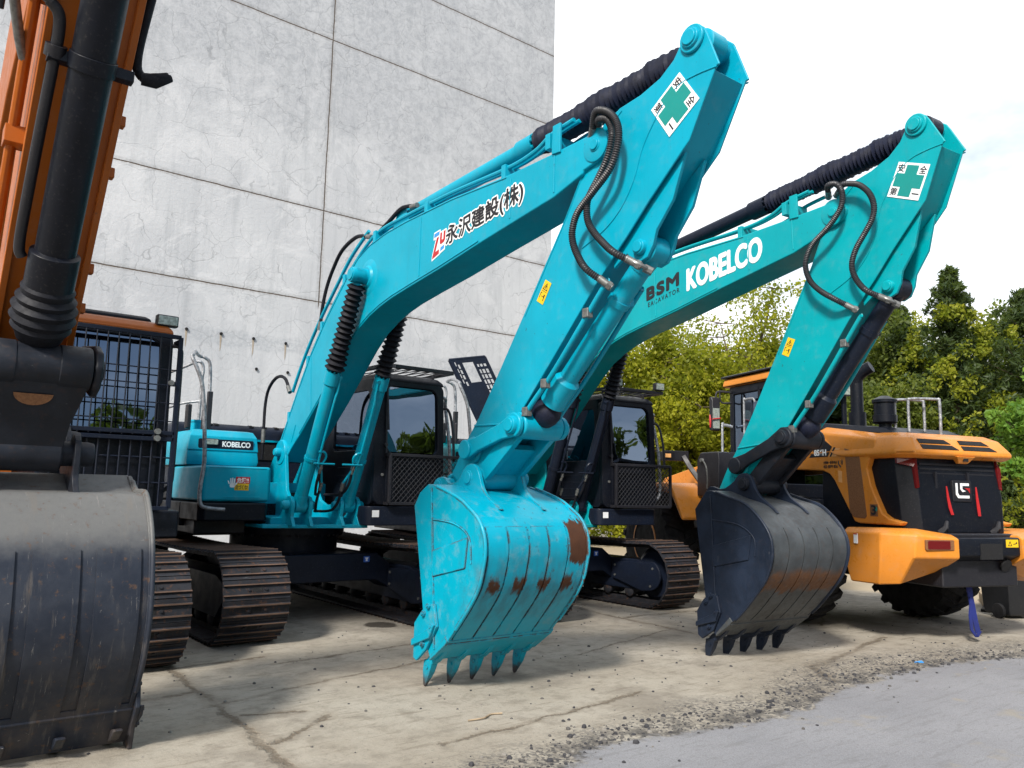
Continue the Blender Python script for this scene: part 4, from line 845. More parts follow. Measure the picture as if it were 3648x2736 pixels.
    for t in (.36, .57, .72): q = P(t, .16); mb.box(c - .30, c - .2, q[0] - .06, q[0] + .06, q[1] - .05, q[1] + .05)
    mb.build('arm_pipe', M['orange_arm'], arm, .004)
    mb = MB(); mb.tube([(c - .36, *P(.56, .08)), (c - .30, *P(.50, .14)), (c - .26, *P(.47, .16))], .026, 10); mb.build('hose_fitting', M['steelL'], arm)
    mb = MB(); mb.tube([(c + .24, *P(.80, .05)), (c + .25, *P(.66, .04)), (c + .235, *P(.535, .03)), (c + .27, *P(.505, .0)), (c + .34, *P(.51, -.02)), (c + .40, *P(.515, .0))], .026, 12); mb.sweep([(c + .27, *P(.502, -.01)), (c + .34, *P(.505, -.02)), (c + .42, *P(.515, .0))], [.034, .040, .020], 12); mb.build('hydraulic_hose', M['rubber'], arm)
    # boom behind, mostly above the picture
    mb = MB(); mb.prism([(.25, 1.9), (1.2, 3.6), (2.6, 4.9), (5.6, 5.75), (6.0, 5.55), (5.9, 5.2), (3.0, 4.2), (2.0, 3.5), (.55, 1.85)], c - .22, c + .22); mb.build('boom', M['orange_arm'], root, .015)
    # bucket cylinder on the front face of the arm
    q0, q1 = Vector((c, 9.3 - 5.34, 2.36)), Vector((c, 9.3 - 3.55, 4.75)); dd = (q1 - q0).normalized()
    off = Vector((0, -nb.x * .26, -nb.y * .26)); q0 = Vector((c, 3.99, 2.33)); q1 = Vector((c, 5.68, 4.70)); dd = (q1 - q0).normalized(); L = (q1 - q0).length
    at = lambda t: q0 + dd * t
    mb = MB(); mb.cyl(at(.36), q1, .104, n=32); mb.lathe(at(.34), at(.60), [(0, .118), (.04, .128), (.95, .128), (1, .104)], 32)
    mb.lathe(at(1.60), at(1.68), [(0, .113), (1, .113)], 32); mb.box(c - .20, c + .20, at(1.64).y - .06, at(1.64).y + .0, at(1.64).z - .03, at(1.64).z + .03)
    cy = mb.build('bucket_cylinder', M['black'], root, .004)
    mb = MB(); e = Vector((-.15, -.02, .02)); mb.tube([at(.52) + e, at(.60) + e * 1.15, at(1.0) + e * 1.15, at(1.60) + e * 1.1, at(1.74) + e * 1.1, at(1.82) + e * 1.2, at(1.86) + e * 1.5], .028, 10); mb.lathe(at(1.64) + e * 1.1 - dd * .03, at(1.64) + e * 1.1 + dd * .03, [(0, .05), (1, .05)], 12); mb.build('cylinder_pipe', M['ink'], cy)
    mb = MB(); mb.tube([at(1.86) + e * 1.4, at(1.90) + e * 2.0, at(1.90) + e * 2.5, at(1.84) + e * 2.8, at(1.74) + e * 2.85], .030, 10); mb.build('hydraulic_hose', M['hose'], cy)
    mb = MB(); bf = [at(q_) for q_ in (.40, .37, .335, .31, .28, .255, .22, .19, .155, .13, .09, .05, .02)]; mb.sweep(bf, [.12, .140, .132, .158, .146, .172, .156, .172, .150, .158, .130, .118, .08], 28); mb.build('rod_bellows', M['rubber'], cy)
    mb = MB(); mb.cyl(at(0), at(.4), .06); mb.lathe(at(.30), at(.335), [(0, .09), (1, .09)], 24); mb.build('piston_rod', M['steelL'], cy)
    # linkage
    lt = Vector((4.02, 2.215)); le = Vector((3.80, 1.72)); am = Vector((3.44, 1.80)); low = Vector((3.60, 2.30))
    mb = MB(); mb.lathe((c - .28, *lt), (c + .28, *lt), [(0, .125), (.02, .132), (.30, .132), (.305, .126), (.695, .126), (.70, .132), (.98, .132), (1, .125)], 36)
    dn = (le - lt).normalized(); nn = Vector((-dn.y, dn.x))
    rings = []
    for t, w_, th in ((.08, .27, .11), (.3, .255, .085), (.6, .215, .075), (1.0, .185, .085)):
        p = lt.lerp(le, t); rings.append([(c - w_, *(p - nn * th)), (c + w_, *(p - nn * th)), (c + w_, *(p + nn * th)), (c - w_, *(p + nn * th))])
    mb.loft(rings); mb.lathe((c - .20, *le), (c + .20, *le), [(0, .10), (.03, .112), (.97, .112), (1, .10)], 32); lk = mb.build('bucket_link', M['linksteel'], root, .02, seg=3)
    mb = MB(); q = lt.lerp(le, .30); fn = Vector((nn.x, nn.y)) if nn.x > 0 else -nn; q = q + fn * .093
    mb.add([(c + .10 * math.cos(RAD(a)), *(q + dn * (-.02 + .07 * math.sin(RAD(a))) + fn * .004)) for a in range(0, 181, 15)], [list(range(13))]); mb.build('link_opening', M['brown'], lk)
    for s_ in (-1, 1):
        mb = MB(); x0, x1 = c + s_ * .285, c + s_ * .335
        mb.prism([tuple(low + Vector(p)) for p in ((-.10, .02), (-.06, -.10))] + [tuple(lt + Vector(p)) for p in ((-.02, -.16), (.08, -.12), (.13, .0), (.10, .10), (.0, .15))] + [tuple(low + Vector((.0, .12)))], x0, x1); mb.build('side_link', M['linksteel'], root, .02, seg=3)
    pin(root, 'link_pin', tuple(lt), c - .35, c + .35, .075, M['linksteel'])
    D = dict(side=[(3.60, 1.60), (3.36, 1.36), (3.38, .9), (3.45, .45), (3.70, .12)],
        back=[(3.60, 1.602), (3.785, 1.50), (3.95, 1.492), (4.05, 1.475), (4.17, 1.36), (4.26, 1.22), (4.315, 1.05), (4.34, .87), (4.325, .69), (4.25, .50), (4.09, .25)], strip=1.18, tl=[(4.18, .15), (3.95, .05)],
        lip=[(4.09, .25), (3.98, .03)], scut=[(3.95, .38), (4.13, .40), (4.16, .26), (4.08, .14), (4.05, .0), (3.95, .0), (3.80, .12), (3.84, .28)],
        ear=[(3.32, 1.70), (3.34, 1.84), (3.44, 1.92), (3.54, 1.86), (3.62, 1.72), (3.72, 1.80), (3.80, 1.84), (3.89, 1.80), (3.915, 1.68), (3.90, 1.60), (3.93, 1.53), (4.05, 1.43), (3.90, 1.46), (3.72, 1.50), (3.5, 1.58)])
    b3 = bucket(root, D, c, 1.31, (M['bucket3'], M['bucket3'], M['linksteel'], M['bucket3']), bands=4, ears=.26, gap=.04)
    pin(root, 'bucket_pin', tuple(le), c - .38, c + .38, .075, M['linksteel']); pin(root, 'bucket_pin', tuple(am), c - .36, c + .36, .08, M['linksteel'])
    return root
orange()

# ------------------------------------------------------------------ wheel loader (u points to its rear)
def wheel(root, x, u, r=.80, w=.58, side=-1):
    mb = MB(); z = r
    mb.lathe((x - w / 2, u, z), (x + w / 2, u, z), [(0.02, .36), (0, .45), (0, .60), (.03, .70), (.10, .745), (.3, .765), (.7, .765), (.90, .745), (.97, .70), (1, .60), (1, .45), (.98, .36)], 56)
    for k in range(22):
        for s_ in (-1, 1):
            a = 2 * math.pi * (k + (.5 if s_ > 0 else 0)) / 22; P = []
            def pt(t, da, rr): a2 = a + da + t * .16; return (x + s_ * t * w / 2, u + rr * math.cos(a2), z + rr * math.sin(a2))
            A_ = [pt(t, da, rr) for rr, e in ((.74, .075), (.80, .055)) for t, da in ((.04, -e), (.04, e), (.55, e), (.99, e), (.99, -e), (.55, -e))]
            A_ = [p if i not in (3, 4, 9, 10) else (p[0], u + (p[1] - u) * (.965 if i > 5 else .93), z + (p[2] - z) * (.965 if i > 5 else .93)) for i, p in enumerate(A_)]
            mb.loft([A_[:6], A_[6:]])
    wh = mb.build('wheel', M['tyre'], root, ang=30)
    mb = MB(); xo = x + side * w / 2; s_ = -side
    mb.lathe((xo, u, z), (xo + s_ * .30, u, z), [(0, .345), (.0, .375), (.10, .375), (.12, .33), (.2, .345), (.22, .31), (.7, .26), (.72, .14)], 40, cap=False); rm = mb.build('rim', M['orange'], wh)
    mb = MB(); mb.lathe((xo - s_ * -.03, u, z), (xo + s_ * .26, u, z), [(0, .10), (.02, .17), (.3, .18), (.32, .24), (1, .24)], 28)
    for k in range(10): a = k * .6283; mb.cyl((xo + s_ * .09, u + .215 * math.cos(a), z + .215 * math.sin(a)), (xo + s_ * .12, u + .215 * math.cos(a), z + .215 * math.sin(a)), .014, n=6)
    mb.build('hub', M['ink'], rm); return wh

def loader():
    t = RAD(19); ox = -.10; loc = (10.4 + math.cos(t) * ox, 5.65 - math.sin(t) * ox, 0)
    root = thing('wheel_loader', 'orange and black wheel loader at the right with red ribbons on its rear badge', 'wheel loader', loc, -t)
    for x in (-1.1, 1.1):
        for u in (0, -3.25): wheel(root, x, u, side=-1 if x < 0 else 1)
    B = M['black']; O = M['orange']
    mb = MB(); mb.box(-.55, .55, -1.5, 1.9, .62, 1.20); mb.box(-.42, .42, -4.6, -1.4, .6, 1.15); mb.cyl((-1.1, 0, .8), (1.1, 0, .8), .20); mb.cyl((-1.1, -3.25, .8), (1.1, -3.25, .8), .20); mb.box(-.9, -.55, -1.5, -.75, .75, 1.5); mb.build('chassis', M['ink'], root, .02)
    # counterweight: two wings and the black middle
    for s_ in (-1, 1):
        rg = []
        for z_, pts in ((0, [(-.50, 1.15, .66), (-1.10, 1.13, .62), (-1.14, 1.60, .63), (-.98, 1.74, .645), (-.45, 1.80, .80), (-.45, 1.5, .80)]), (1, [(-.50, 1.12, .95), (-1.17, 1.08, .98), (-1.20, 1.70, .955), (-1.0, 1.97, .95), (-.47, 2.07, .945), (-.45, 1.5, .95)]), (2, [(-.50, 1.12, 1.10), (-1.16, 1.08, 1.17), (-1.18, 1.68, 1.19), (-.96, 1.98, 1.185), (-.46, 2.06, 1.15), (-.45, 1.5, 1.12)]), (3, [(-.50, 1.13, 1.18), (-1.10, 1.10, 1.235), (-1.11, 1.62, 1.25), (-.86, 1.86, 1.25), (-.47, 1.98, 1.19), (-.45, 1.5, 1.15)])):
            rg.append([(p[0] * -s_, p[1], p[2]) for p in pts])
        mb = MB(); mb.loft(rg); cw = mb.build('counterweight', O, root, .02, seg=3)
        mb = MB(); mb.prismu(rrect(-.90 if s_ < 0 else .50, -.50 if s_ < 0 else .90, 1.01, 1.14, .012), 1.9, 2.045); a = mb.build('lamp_recess', M['brown'], cw) if False else None
        x0, x1 = (-.88, -.54) if s_ < 0 else (.54, .88)
        sh = lambda p: (p[0], p[1] - (abs(p[0]) - .54) * .14, p[2])
        mb = MB(sh); mb.prismu(rrect(x0, x1, 1.03, 1.14, .012), 2.0, 2.062); tl = mb.build('tail_lamp_housing', M['pale'] if False else M['brown'], cw, .004)
        mb = MB(sh); mb.prismu(rrect(x0 + .02, x1 - .05, 1.04, 1.13, .01), 2.05, 2.066); mb.build('tail_lamp', M['lens'], tl, .003)
    mb = MB(); mb.loft([[(-.455, 1.4, a), (.455, 1.4, a), (.455, u, a), (.2, u + .0, a), (-.2, u, a), (-.455, u, a)] for a, u in ((.86, 1.82), (.97, 2.03), (1.15, 2.03), (1.165, 2.02))]); dk = mb.build('drawbar_block', M['black'], root, .015)
    mb = MB(); mb.box(-.14, .18, 2.02, 2.036, .93, 1.10); mb.build('drawbar_opening', M['dark'], dk)
    mb = MB(); mb.lathe((.33, 1.93, .86), (.33, 1.95, .85), [(0, .07), (1, .07)], 16); mb.build('hole', M['dark'], dk)
    mb = MB(); mb.prismu(quad((.24, 1.06), (.42, 1.06), (.24, 1.145)), 2.03, 2.034); wp = mb.build('warning_plate', M['yellow'], dk)
    mb = MB(); ringx(mb, [(.265, 1.075), (.325, 1.075), (.295, 1.13)], [(.276, 1.081), (.314, 1.081), (.295, 1.117)], 2.034, 2.036, 'u'); mb.prismu([(.345, 1.09), (.40, 1.10), (.40, 1.115), (.385, 1.12), (.385, 1.105), (.345, 1.098)], 2.034, 2.036); mb.build('pictogram', M['ink'], wp)
    sh = M['white']; mb = MB(); mb.prism([(1.30, 1.06), (1.355, 1.06), (1.355, 1.17), (1.30, 1.17)], -1.18, -1.192); st = mb.build('sticker', M['white'], root)
    mb = MB(); mb.prism([(1.30, 1.157), (1.355, 1.157), (1.355, 1.17), (1.30, 1.17)], -1.192, -1.194); mb.build('sticker_band', M['red'], st)
    # rear hood
    W = .80
    mb = MB(); mb.loft([[(-w_, .3, z) , (w_, .3, z), (w_, u - .16, z), (w_ - .14, u, z), (-w_ + .14, u, z), (-w_, u - .16, z)] for z, w_, u in ((1.20, .74, 1.72), (1.6, .76, 1.70), (2.05, .74, 1.63))]); rg = mb.build('rear_grille', M['black'], root, .012)
    mb = MB()
    for k in range(14): z = 1.28 + k * .052; mb.box(-.56, .56, 1.66, 1.716 - (z - 1.2) * .107, z, z + .02)
    for k in range(2): mb.box(-.36 + k * .48, -.33 + k * .48, 1.62, 1.685, 1.58, 1.88)
    mb.build('louvre', M['ink'], rg)
    # orange side panels with the wheel-arch cut-out
    side = [(-.28, 1.93), (.40, 1.90), (.52, 1.86), (.60, 1.78), (.92, 1.29), (1.0, 1.27), (1.62, 1.27), (1.66, 1.31), (1.46, 1.345), (1.36, 1.40), (1.20, 1.72), (1.15, 1.92), (1.20, 2.04), (1.34, 2.06), (1.2, 2.12), (.6, 2.20), (.25, 2.44), (-.10, 2.10)]
    for s_ in (-1, 1):
        mb = MB(); mb.prism(side, s_ * .83, s_ * .74); sp = mb.build('hood_side', O, root, .02, seg=3)
        mb = MB(); mb.prism([(.80, 2.17), (1.04, 2.10), (1.13, 1.36), (1.10, 1.33), (.92, 1.34), (.86, 1.40)], s_ * .83, s_ * .836); mb.build('side_grille', M['brown'], sp, .003)
        mb = MB(); mb.prism([(.16, 2.075), (.40, 2.32), (.58, 2.20), (.50, 2.075)], s_ * .83, s_ * .834); pl = mb.build('model_plate', M['ink'], sp)
        mb = MB(); mb.prism([(.36, 2.075), (.48, 2.25), (.51, 2.235), (.39, 2.075)], s_ * .83, s_ * .834); mb.prism([(.345, 2.08), (.50, 2.27), (.60, 2.22), (.45, 2.08)], s_ * .828, s_ * .832); mb.build('stripe', [M['ink']], sp) if False else None
        mb = MB(); mb.prism([(.52, 2.075), (.60, 2.19), (.72, 2.17), (.65, 2.075)], s_ * .83, s_ * .832); mb.build('stripe', M['red'] if False else M['pale'], sp)
        mb = MB(); mb.prism([(.535, 2.075), (.615, 2.19), (.645, 2.187), (.565, 2.075)], s_ * .832, s_ * .835); mb.build('stripe', M['ink'], sp)
        if s_ < 0:
            text('856H', (-.834, .26, 2.095), (-.834, .475, 2.095), (-.834, .26, 2.165), 'lettering', M['white'], pl, bold=.045)
            text('全国统一服务电话', (-.831, .42, 1.985), (-.831, .66, 1.985), (-.831, .42, 2.02), 'lettering', M['ink'], sp, bold=.02)
            text('400 8899 856', (-.831, .42, 1.93), (-.831, .67, 1.93), (-.831, .42, 1.97), 'lettering', M['ink'], sp, bold=.02)
            mb = MB(); mb.tube([(-.833, .69, 2.02), (-.833, .695, 1.98), (-.833, .73, 1.94)], .008, 6)
            for r_ in (.03, .05): mb.tube([(-.833, .71 + r_ * math.cos(RAD(a)), 2.0 + r_ * math.sin(RAD(a))) for a in (-40, 0, 40)], .004, 5)
            mb.build('phone_mark', M['ink'], sp)
            mb = MB(); mb.prism([(.68, 1.76), (.74, 1.75), (.74, 1.89), (.68, 1.90)], -.83, -.832); mb.build('sticker', M['pale'], sp)
            mb = MB(); mb.prism([(1.18, 1.36), (1.30, 1.36), (1.30, 1.50), (1.18, 1.50)], -.83, -.832); s3 = mb.build('number_plate', M['brown'], sp)
            mb = MB(); mb.lathe((-.832, 1.265, 1.445), (-.8335, 1.265, 1.445), [(0, .03), (1, .03)], 16); mb.build('green_dot', M['green'], s3)
            text('3', (-.834, 1.205, 1.38), (-.834, 1.27, 1.38), (-.834, 1.205, 1.485), 'lettering', M['ink'], s3, bold=.03)
    # roof of the hood: sloping rear with four slots
    mb = MB(); mb.loft([[(-w_ , u0, z), (w_, u0, z + 0), (w_, u1 - .16, z), (w_ - .12, u1, z), (-w_ + .12, u1, z), (-w_, u1 - .16, z)] for z, w_, u0, u1 in ((2.03, .80, 1.0, 1.72), (2.07, .85, .75, 1.775), (2.11, .85, .6, 1.775), (2.26, .78, .30, 1.665), (2.32, .70, .28, 1.54), (2.345, .60, .28, 1.36))])
    top = mb.build('hood_top', O, root, .02, seg=3)
    mb = MB(); mb.loft([[(-w_, u0, z0), (w_, u0, z0), (w_, u1, z1), (-w_, u1, z1)] for w_, u0, z0, u1, z1 in ((.84, .02, 2.10, 1.30, 2.12), (.80, .26, 2.40, 1.28, 2.26), (.66, .28, 2.47, 1.2, 2.33))]); mb.build('hood_shoulder', O, top, .03, seg=3)
    a, b = Vector((1.765, 2.122)), Vector((1.668, 2.256))
    mb = MB()
    for x0, x1, sk in ((-.60, -.16, .05), (.0, .42, .06)):
        for j, (ta, tb) in enumerate(((.05, .42), (.55, .92))):
            p, q = a.lerp(b, ta), a.lerp(b, tb); n_ = Vector((.81, .586)) * .008; m_ = -n_ * 2
            k = .0 if j else .07
            mb.loft([[(x0, *(p + m_)), (x1 + k + .02, *(p + m_)), (x1 + k - sk, *(q + m_)), (x0, *(q + m_))], [(x0, *(p + n_)), (x1 + k + .02, *(p + n_)), (x1 + k - sk, *(q + n_)), (x0, *(q + n_))]])
    mb.build('vent_slot', M['dark'], top)
    mb = MB(); mb.loft([[(-.13, 1.70, 2.06), (.15, 1.70, 2.06), (.15, 1.79, 2.06), (-.13, 1.79, 2.06)], [(-.06, 1.70, 1.98), (.08, 1.70, 1.98), (.08, 1.735, 1.98), (-.06, 1.735, 1.98)]]); nb_ = mb.build('hood_latch', O, top, .008)
    mb = MB(); mb.box(-.02, .05, 1.76, 1.775, 2.005, 2.045); mb.build('latch_hole', M['dark'], nb_)
    for s_ in (-1, 1):
        mb = MB(); f = lambda x_, z: (x_ * s_, (1.60 if abs(x_) > .7 else 1.72) - (z - 1.2) * .08 + .012, z)
        mb.loft([[f(.765, 2.04), f(.60, 2.04), f(.60, 1.70), f(.64, 1.69), f(.655, 1.93), f(.765, 1.97)], [(p[0], p[1] - .03, p[2]) for p in (f(.765, 2.04), f(.60, 2.04), f(.60, 1.70), f(.64, 1.69), f(.655, 1.93), f(.765, 1.97))]]); mb.build('corner_lamp', M['lens'], rg)
    mb = MB(); mb.prismu(rrect(-.14, .14, 1.55, 1.79, .02), 1.68, 1.715); bd = mb.build('badge', M['ink'], rg, .006)
    mb = MB(); mb.prismu([(-.10, 1.76), (-.07, 1.76), (-.07, 1.65), (-.05, 1.62), (.10, 1.62), (.10, 1.59), (-.07, 1.59), (-.10, 1.63)], 1.715, 1.719); mb.prismu([(-.03, 1.76), (.10, 1.76), (.10, 1.73), (.0, 1.73), (.0, 1.69), (.05, 1.67), (-.0, 1.66), (-.03, 1.69)], 1.715, 1.719); mb.build('emblem', M['white'], bd)
    mb = MB(); mb.prismu([(.03, 1.705), (.11, 1.705), (.11, 1.645), (.085, 1.68)], 1.715, 1.719); mb.build('emblem', M['red'], bd)
    for pts in ([(-.25, 1.72), (-.235, 1.60), (-.21, 1.48), (-.18, 1.40)], [(.19, 1.72), (.20, 1.60), (.215, 1.48), (.225, 1.39)]):
        mb = MB(); mb.loft([[(x_ - w_, 1.725, z), (x_ + w_, 1.728, z), (x_ + w_, 1.735, z), (x_ - w_, 1.732, z)] for (x_, z), w_ in zip(pts, (.005, .014, .020, .018))]); mb.build('ribbon', M['red'], bd)
    mb = MB()
    for x_ in (-.36, .42): mb.sweep([(x_, 1.72, 1.20), (x_ + .03, 1.77, 1.26), (x_ + .06, 1.76, 1.33)], [.045, .03, .018], 8)
    mb.build('hitch_handle', M['ink'], rg)
    # top deck with exhaust, pre-cleaner and rails
    mb = MB(); mb.loft([[(-.66, .10, 2.46), (.66, .10, 2.46), (.56, 1.34, 2.32), (-.56, 1.34, 2.32)], [(-.60, .12, 2.54), (.60, .12, 2.54), (.50, 1.12, 2.42), (-.50, 1.12, 2.42)]]); dk2 = mb.build('top_deck', M['black'], root, .015)
    mb = MB(); X_ = -.34; mb.cyl((X_, .50, 2.45), (X_, .50, 2.66), .105); mb.cyl((X_, .50, 2.6), (X_, .50, 3.06), .078); mb.sweep(smooth([(X_, .50, 3.04), (X_, .52, 3.11), (X_ + .03, .58, 3.18), (X_ + .08, .68, 3.24)], 4), .078, 18); mb.build('exhaust', M['black'], dk2, ang=60)
    mb = MB(); mb.cyl((-.36, .98, 2.35), (-.36, .98, 2.50), .075); mb.lathe((-.36, .98, 2.48), (-.36, .98, 2.82), [(0, .12), (.05, .14), (.3, .14), (.31, .125), (.75, .125), (.76, .145), (.86, .145), (1, .05)], 28); mb.build('pre_cleaner', M['black'], dk2)
    for du, dx in ((0, 0), (.30, .06)):
        mb = MB(); x_ = -.28 + dx; mb.tube([(x_, 1.06 + du * .5, 2.34), (x_, 1.06 + du * .5, 2.72), (x_ + .02, 1.08 + du * .5, 2.77), (x_ + .30, 1.16 + du * .6, 2.77), (x_ + .33, 1.18 + du * .6, 2.74), (x_ + .33, 1.18 + du * .6, 2.34)], .017, 10); mb.build('hand_rail', M['wrap'], dk2)
    # cab
    cx = lambda p: (p[0] * .84, -1.9 + (p[1] + 1.62) * .72, p[2])
    mb = MB(cx)
    for x_ in (-.74, .66):
        for u0, u1 in ((-1.62, -1.50), (-.64, -.56), (-.12, -.02)): mb.box(x_, x_ + .08, u0, u1, 1.45, 3.20)
    mb.box(-.74, .74, -1.62, -.02, 1.30, 1.55); mb.box(-.74, .74, -1.62, -.02, 3.12, 3.24)
    for u0, u1 in ((-1.62, -1.54), (-.10, -.02)): mb.box(-.68, .68, u0, u1, 1.55, 1.75)
    cb = mb.build('cab', B, root, .015)
    mb = MB(cx); mb.loft([[(-.80 + i, -1.78 + i, z), (.80 - i, -1.78 + i, z), (.80 - i, .08 - i, z), (-.80 + i, .08 - i, z)] for z, i in ((3.24, .02), (3.27, 0), (3.36, .02), (3.39, .08))]); mb.build('roof', O, cb, .02)
    mb = MB(cx); mb.loft([[(-.82 + i, -1.82 + i, z), (.82 - i, -1.82 + i, z), (.82 - i, .10 - i, z), (-.82 + i, .10 - i, z)] for z, i in ((3.385, 0), (3.41, .0), (3.425, .05))]); mb.build('roof_cover', M['black'], cb, .01)
    mb = MB(cx)
    for x_ in (-.71, .70): mb.box(x_, x_ + .006, -1.5, -.64, 1.56, 3.11); mb.box(x_, x_ + .006, -.56, -.12, 1.56, 3.11)
    mb.box(-.66, .66, -1.585, -1.579, 1.75, 3.12); mb.box(-.66, .66, -.065, -.059, 1.75, 3.12); mb.build('window', M['glass'], cb)
    mb = MB(cx); mb.box(-.25, .25, -.95, -.5, 1.55, 2.0); mb.box(-.24, .24, -.5, -.38, 1.9, 2.6); mb.cyl((0, -1.3, 1.6), (0, -1.15, 2.15), .03); mb.lathe((0, -1.17, 2.15), (0, -1.14, 2.17), [(0, .19), (1, .19)], 24); mb.build('seat', M['seat'], cb, .03)
    mb = MB(cx); mb.tube([(-.78, -.66, 2.95), (-.80, -.70, 3.0), (-.80, -.95, 3.0), (-.80, -1.0, 2.95), (-.80, -1.0, 2.2)], .02, 10); mb.tube([(-.76, -1.5, 2.62), (-.92, -1.52, 2.64), (-.96, -1.52, 2.58), (-.96, -1.50, 1.6), (-.90, -1.5, 1.52)], .024, 10); mb.build('grab_rail', M['wrap'], cb)
    mb = MB(cx); mb.tube([(-.74, -1.55, 3.16), (-.95, -1.62, 3.17), (-1.02, -1.64, 3.12), (-1.02, -1.64, 2.9)], .018, 8); mb.tube([(-.74, -1.55, 3.0), (-.92, -1.61, 3.0), (-.95, -1.62, 3.16)], .014, 8); arm_ = mb.build('mirror_arm', M['ink'], cb)
    mb = MB(cx); mb.prism([(-1.70, 2.56), (-1.60, 2.55), (-1.58, 3.02), (-1.62, 3.08), (-1.70, 3.08)], -1.14, -.96); mr = mb.build('mirror', M['ink'], arm_, .02)
    mb = MB(cx); mb.box(-1.12, -.98, -1.595, -1.585, 2.59, 3.0); mb.build('mirror_glass', M['lampglass'], mr)
    mb = MB(cx); mb.sweep([(-1.15, -1.65, 2.80), (-1.16, -1.62, 2.72), (-1.155, -1.63, 2.6)], [.012, .022, .012], 6); mb.sweep([(-1.15, -1.56, 2.73), (-.97, -1.56, 2.75)], .010, 6); mb.build('ribbon', M['red'], mr)
    mb = MB(cx); mb.box(.55, .73, .02, .12, 3.05, 3.21); mb.box(-.66, -.52, .02, .12, 3.05, 3.21); wl = mb.build('work_lamp', M['ink'], cb, .01)
    mb = MB(cx); mb.box(.57, .71, .118, .126, 3.07, 3.19); mb.box(-.645, -.535, .118, .126, 3.07, 3.19); mb.build('lamp_lens', M['lampglass'], wl)
    mb = MB(); mb.loft([[(-1.02, u0, z), (-.62, u0, z), (-.62, u1, z), (-1.02, u1, z)] for z, u0, u1 in ((1.55, -2.22, -1.66), (2.10, -2.22, -1.62), (2.22, -2.12, -1.64))]); tk = mb.build('side_tank', M['ink'], root, .02)
    mb = MB(); mb.cyl((-1.02, -2.05, 2.10), (-1.06, -2.05, 2.10), .03); mb.tube([(-1.05, -2.03, 2.12), (-1.06, -1.9, 2.0), (-1.05, -1.88, 1.8), (-1.05, -1.9, 1.66)], .012, 6); mb.build('hose_fitting', M['steelL'], tk)
    # front end: mudguards, lamps, lift arms, bucket
    for s_ in (-1, 1):
        P = [(-3.85, 1.42), (-3.60, 1.66), (-3.25, 1.75), (-2.45, 1.75), (-2.30, 1.66), (-1.98, 1.22), (-2.02, 1.17)]; Q = [(-2.07, 1.22), (-2.36, 1.60), (-2.50, 1.67), (-3.22, 1.67), (-3.55, 1.58), (-3.80, 1.38)]
        mb = MB(); mb.prism(P + Q, s_ * 1.42, s_ * .78); fd = mb.build('mudguard', O, root, .03, seg=3)
        mb = MB(); mb.prism([(-2.45, 1.74), (-2.30, 1.66), (-2.0, 1.22), (-2.0, .75), (-2.15, .75), (-2.30, 1.2)], s_ * .80, s_ * .76); mb.build('splash_panel', M['ink'], fd, .01)
        mb = MB(); mb.sweep([(s_ * .95, -2.25, 1.78), (s_ * 1.0, -2.45, 2.0), (s_ * 1.06, -2.55, 2.18)], .05, 4); mb.box(s_ * 1.18 - .22, s_ * 1.18 + .22, -2.62, -2.55, 2.10, 2.26); br_ = mb.build('lamp_bracket', M['ink'], root, .006)
        mb = MB(); mb.box(s_ * 1.30 - .10, s_ * 1.30 + .10, -2.72, -2.55, 2.10, 2.25); hl = mb.build('head_lamp', M['ink'], br_, .02)
        mb = MB(); mb.box(s_ * 1.34 - .05, s_ * 1.34 + .05, -2.55, -2.542, 2.15, 2.21); mb.build('indicator', M['pale'], hl)
        mb = MB(); mb.prism([(-2.1, 1.5), (-2.15, 2.05), (-2.4, 2.12), (-3.2, 1.98), (-3.9, 1.86), (-4.05, 1.74), (-3.95, 1.62), (-3.3, 1.62), (-2.5, 1.6)], s_ * .62, s_ * .52); la = mb.build('lift_arm', O, root, .02)
        if s_ < 0: text('LG', (-.621, -2.85, 1.80), (-.621, -2.5, 1.80), (-.621, -2.85, 1.98), 'lettering', M['ink'], la, bold=.05)
        mb = MB(); mb.cyl((s_ * .45, -2.3, 1.3), (s_ * .48, -3.5, 1.35), .09); mb.cyl((s_ * .48, -3.5, 1.35), (s_ * .5, -4.2, 1.0), .05); mb.build('lift_cylinder', O, root)
    mb = MB(); mb.prism([(-2.5, 1.1), (-2.1, 1.1), (-2.05, 2.1), (-2.3, 2.25), (-2.7, 1.9)], -.4, .4); mb.box(-.16, .16, -3.4, -3.1, 1.6, 2.15); mb.cyl((0, -2.2, 2.1), (0, -3.0, 2.2), .10); mb.build('front_frame', O, root, .03)
    mb = MB(); mb.cyl((0, -2.9, 2.2), (0, -3.6, 2.15), .05); mb.build('tilt_rod', M['steelL'], root)
    mb = MB(); mb.sweep([(-.02, 1.72, .84), (-.01, 1.74, .55)], .03, 4); mb.loft([[(x_ - .035, 1.74 + k * .0, z), (x_ + .035, 1.74, z), (x_ + .035, 1.752, z), (x_ - .035, 1.752, z)] for k, (x_, z) in enumerate(((-.02, .84), (0, .52), (.05, .25), (.09, .10)))]); mb.loft([[(x_ - .022, 1.755, z), (x_ + .022, 1.755, z), (x_ + .022, 1.765, z), (x_ - .022, 1.765, z)] for x_, z in ((.0, .5), (-.03, .3), (-.02, .14), (.05, .06), (.10, .12))]); mb.build('webbing_strap', M['strap'], root)
    return root
loader()

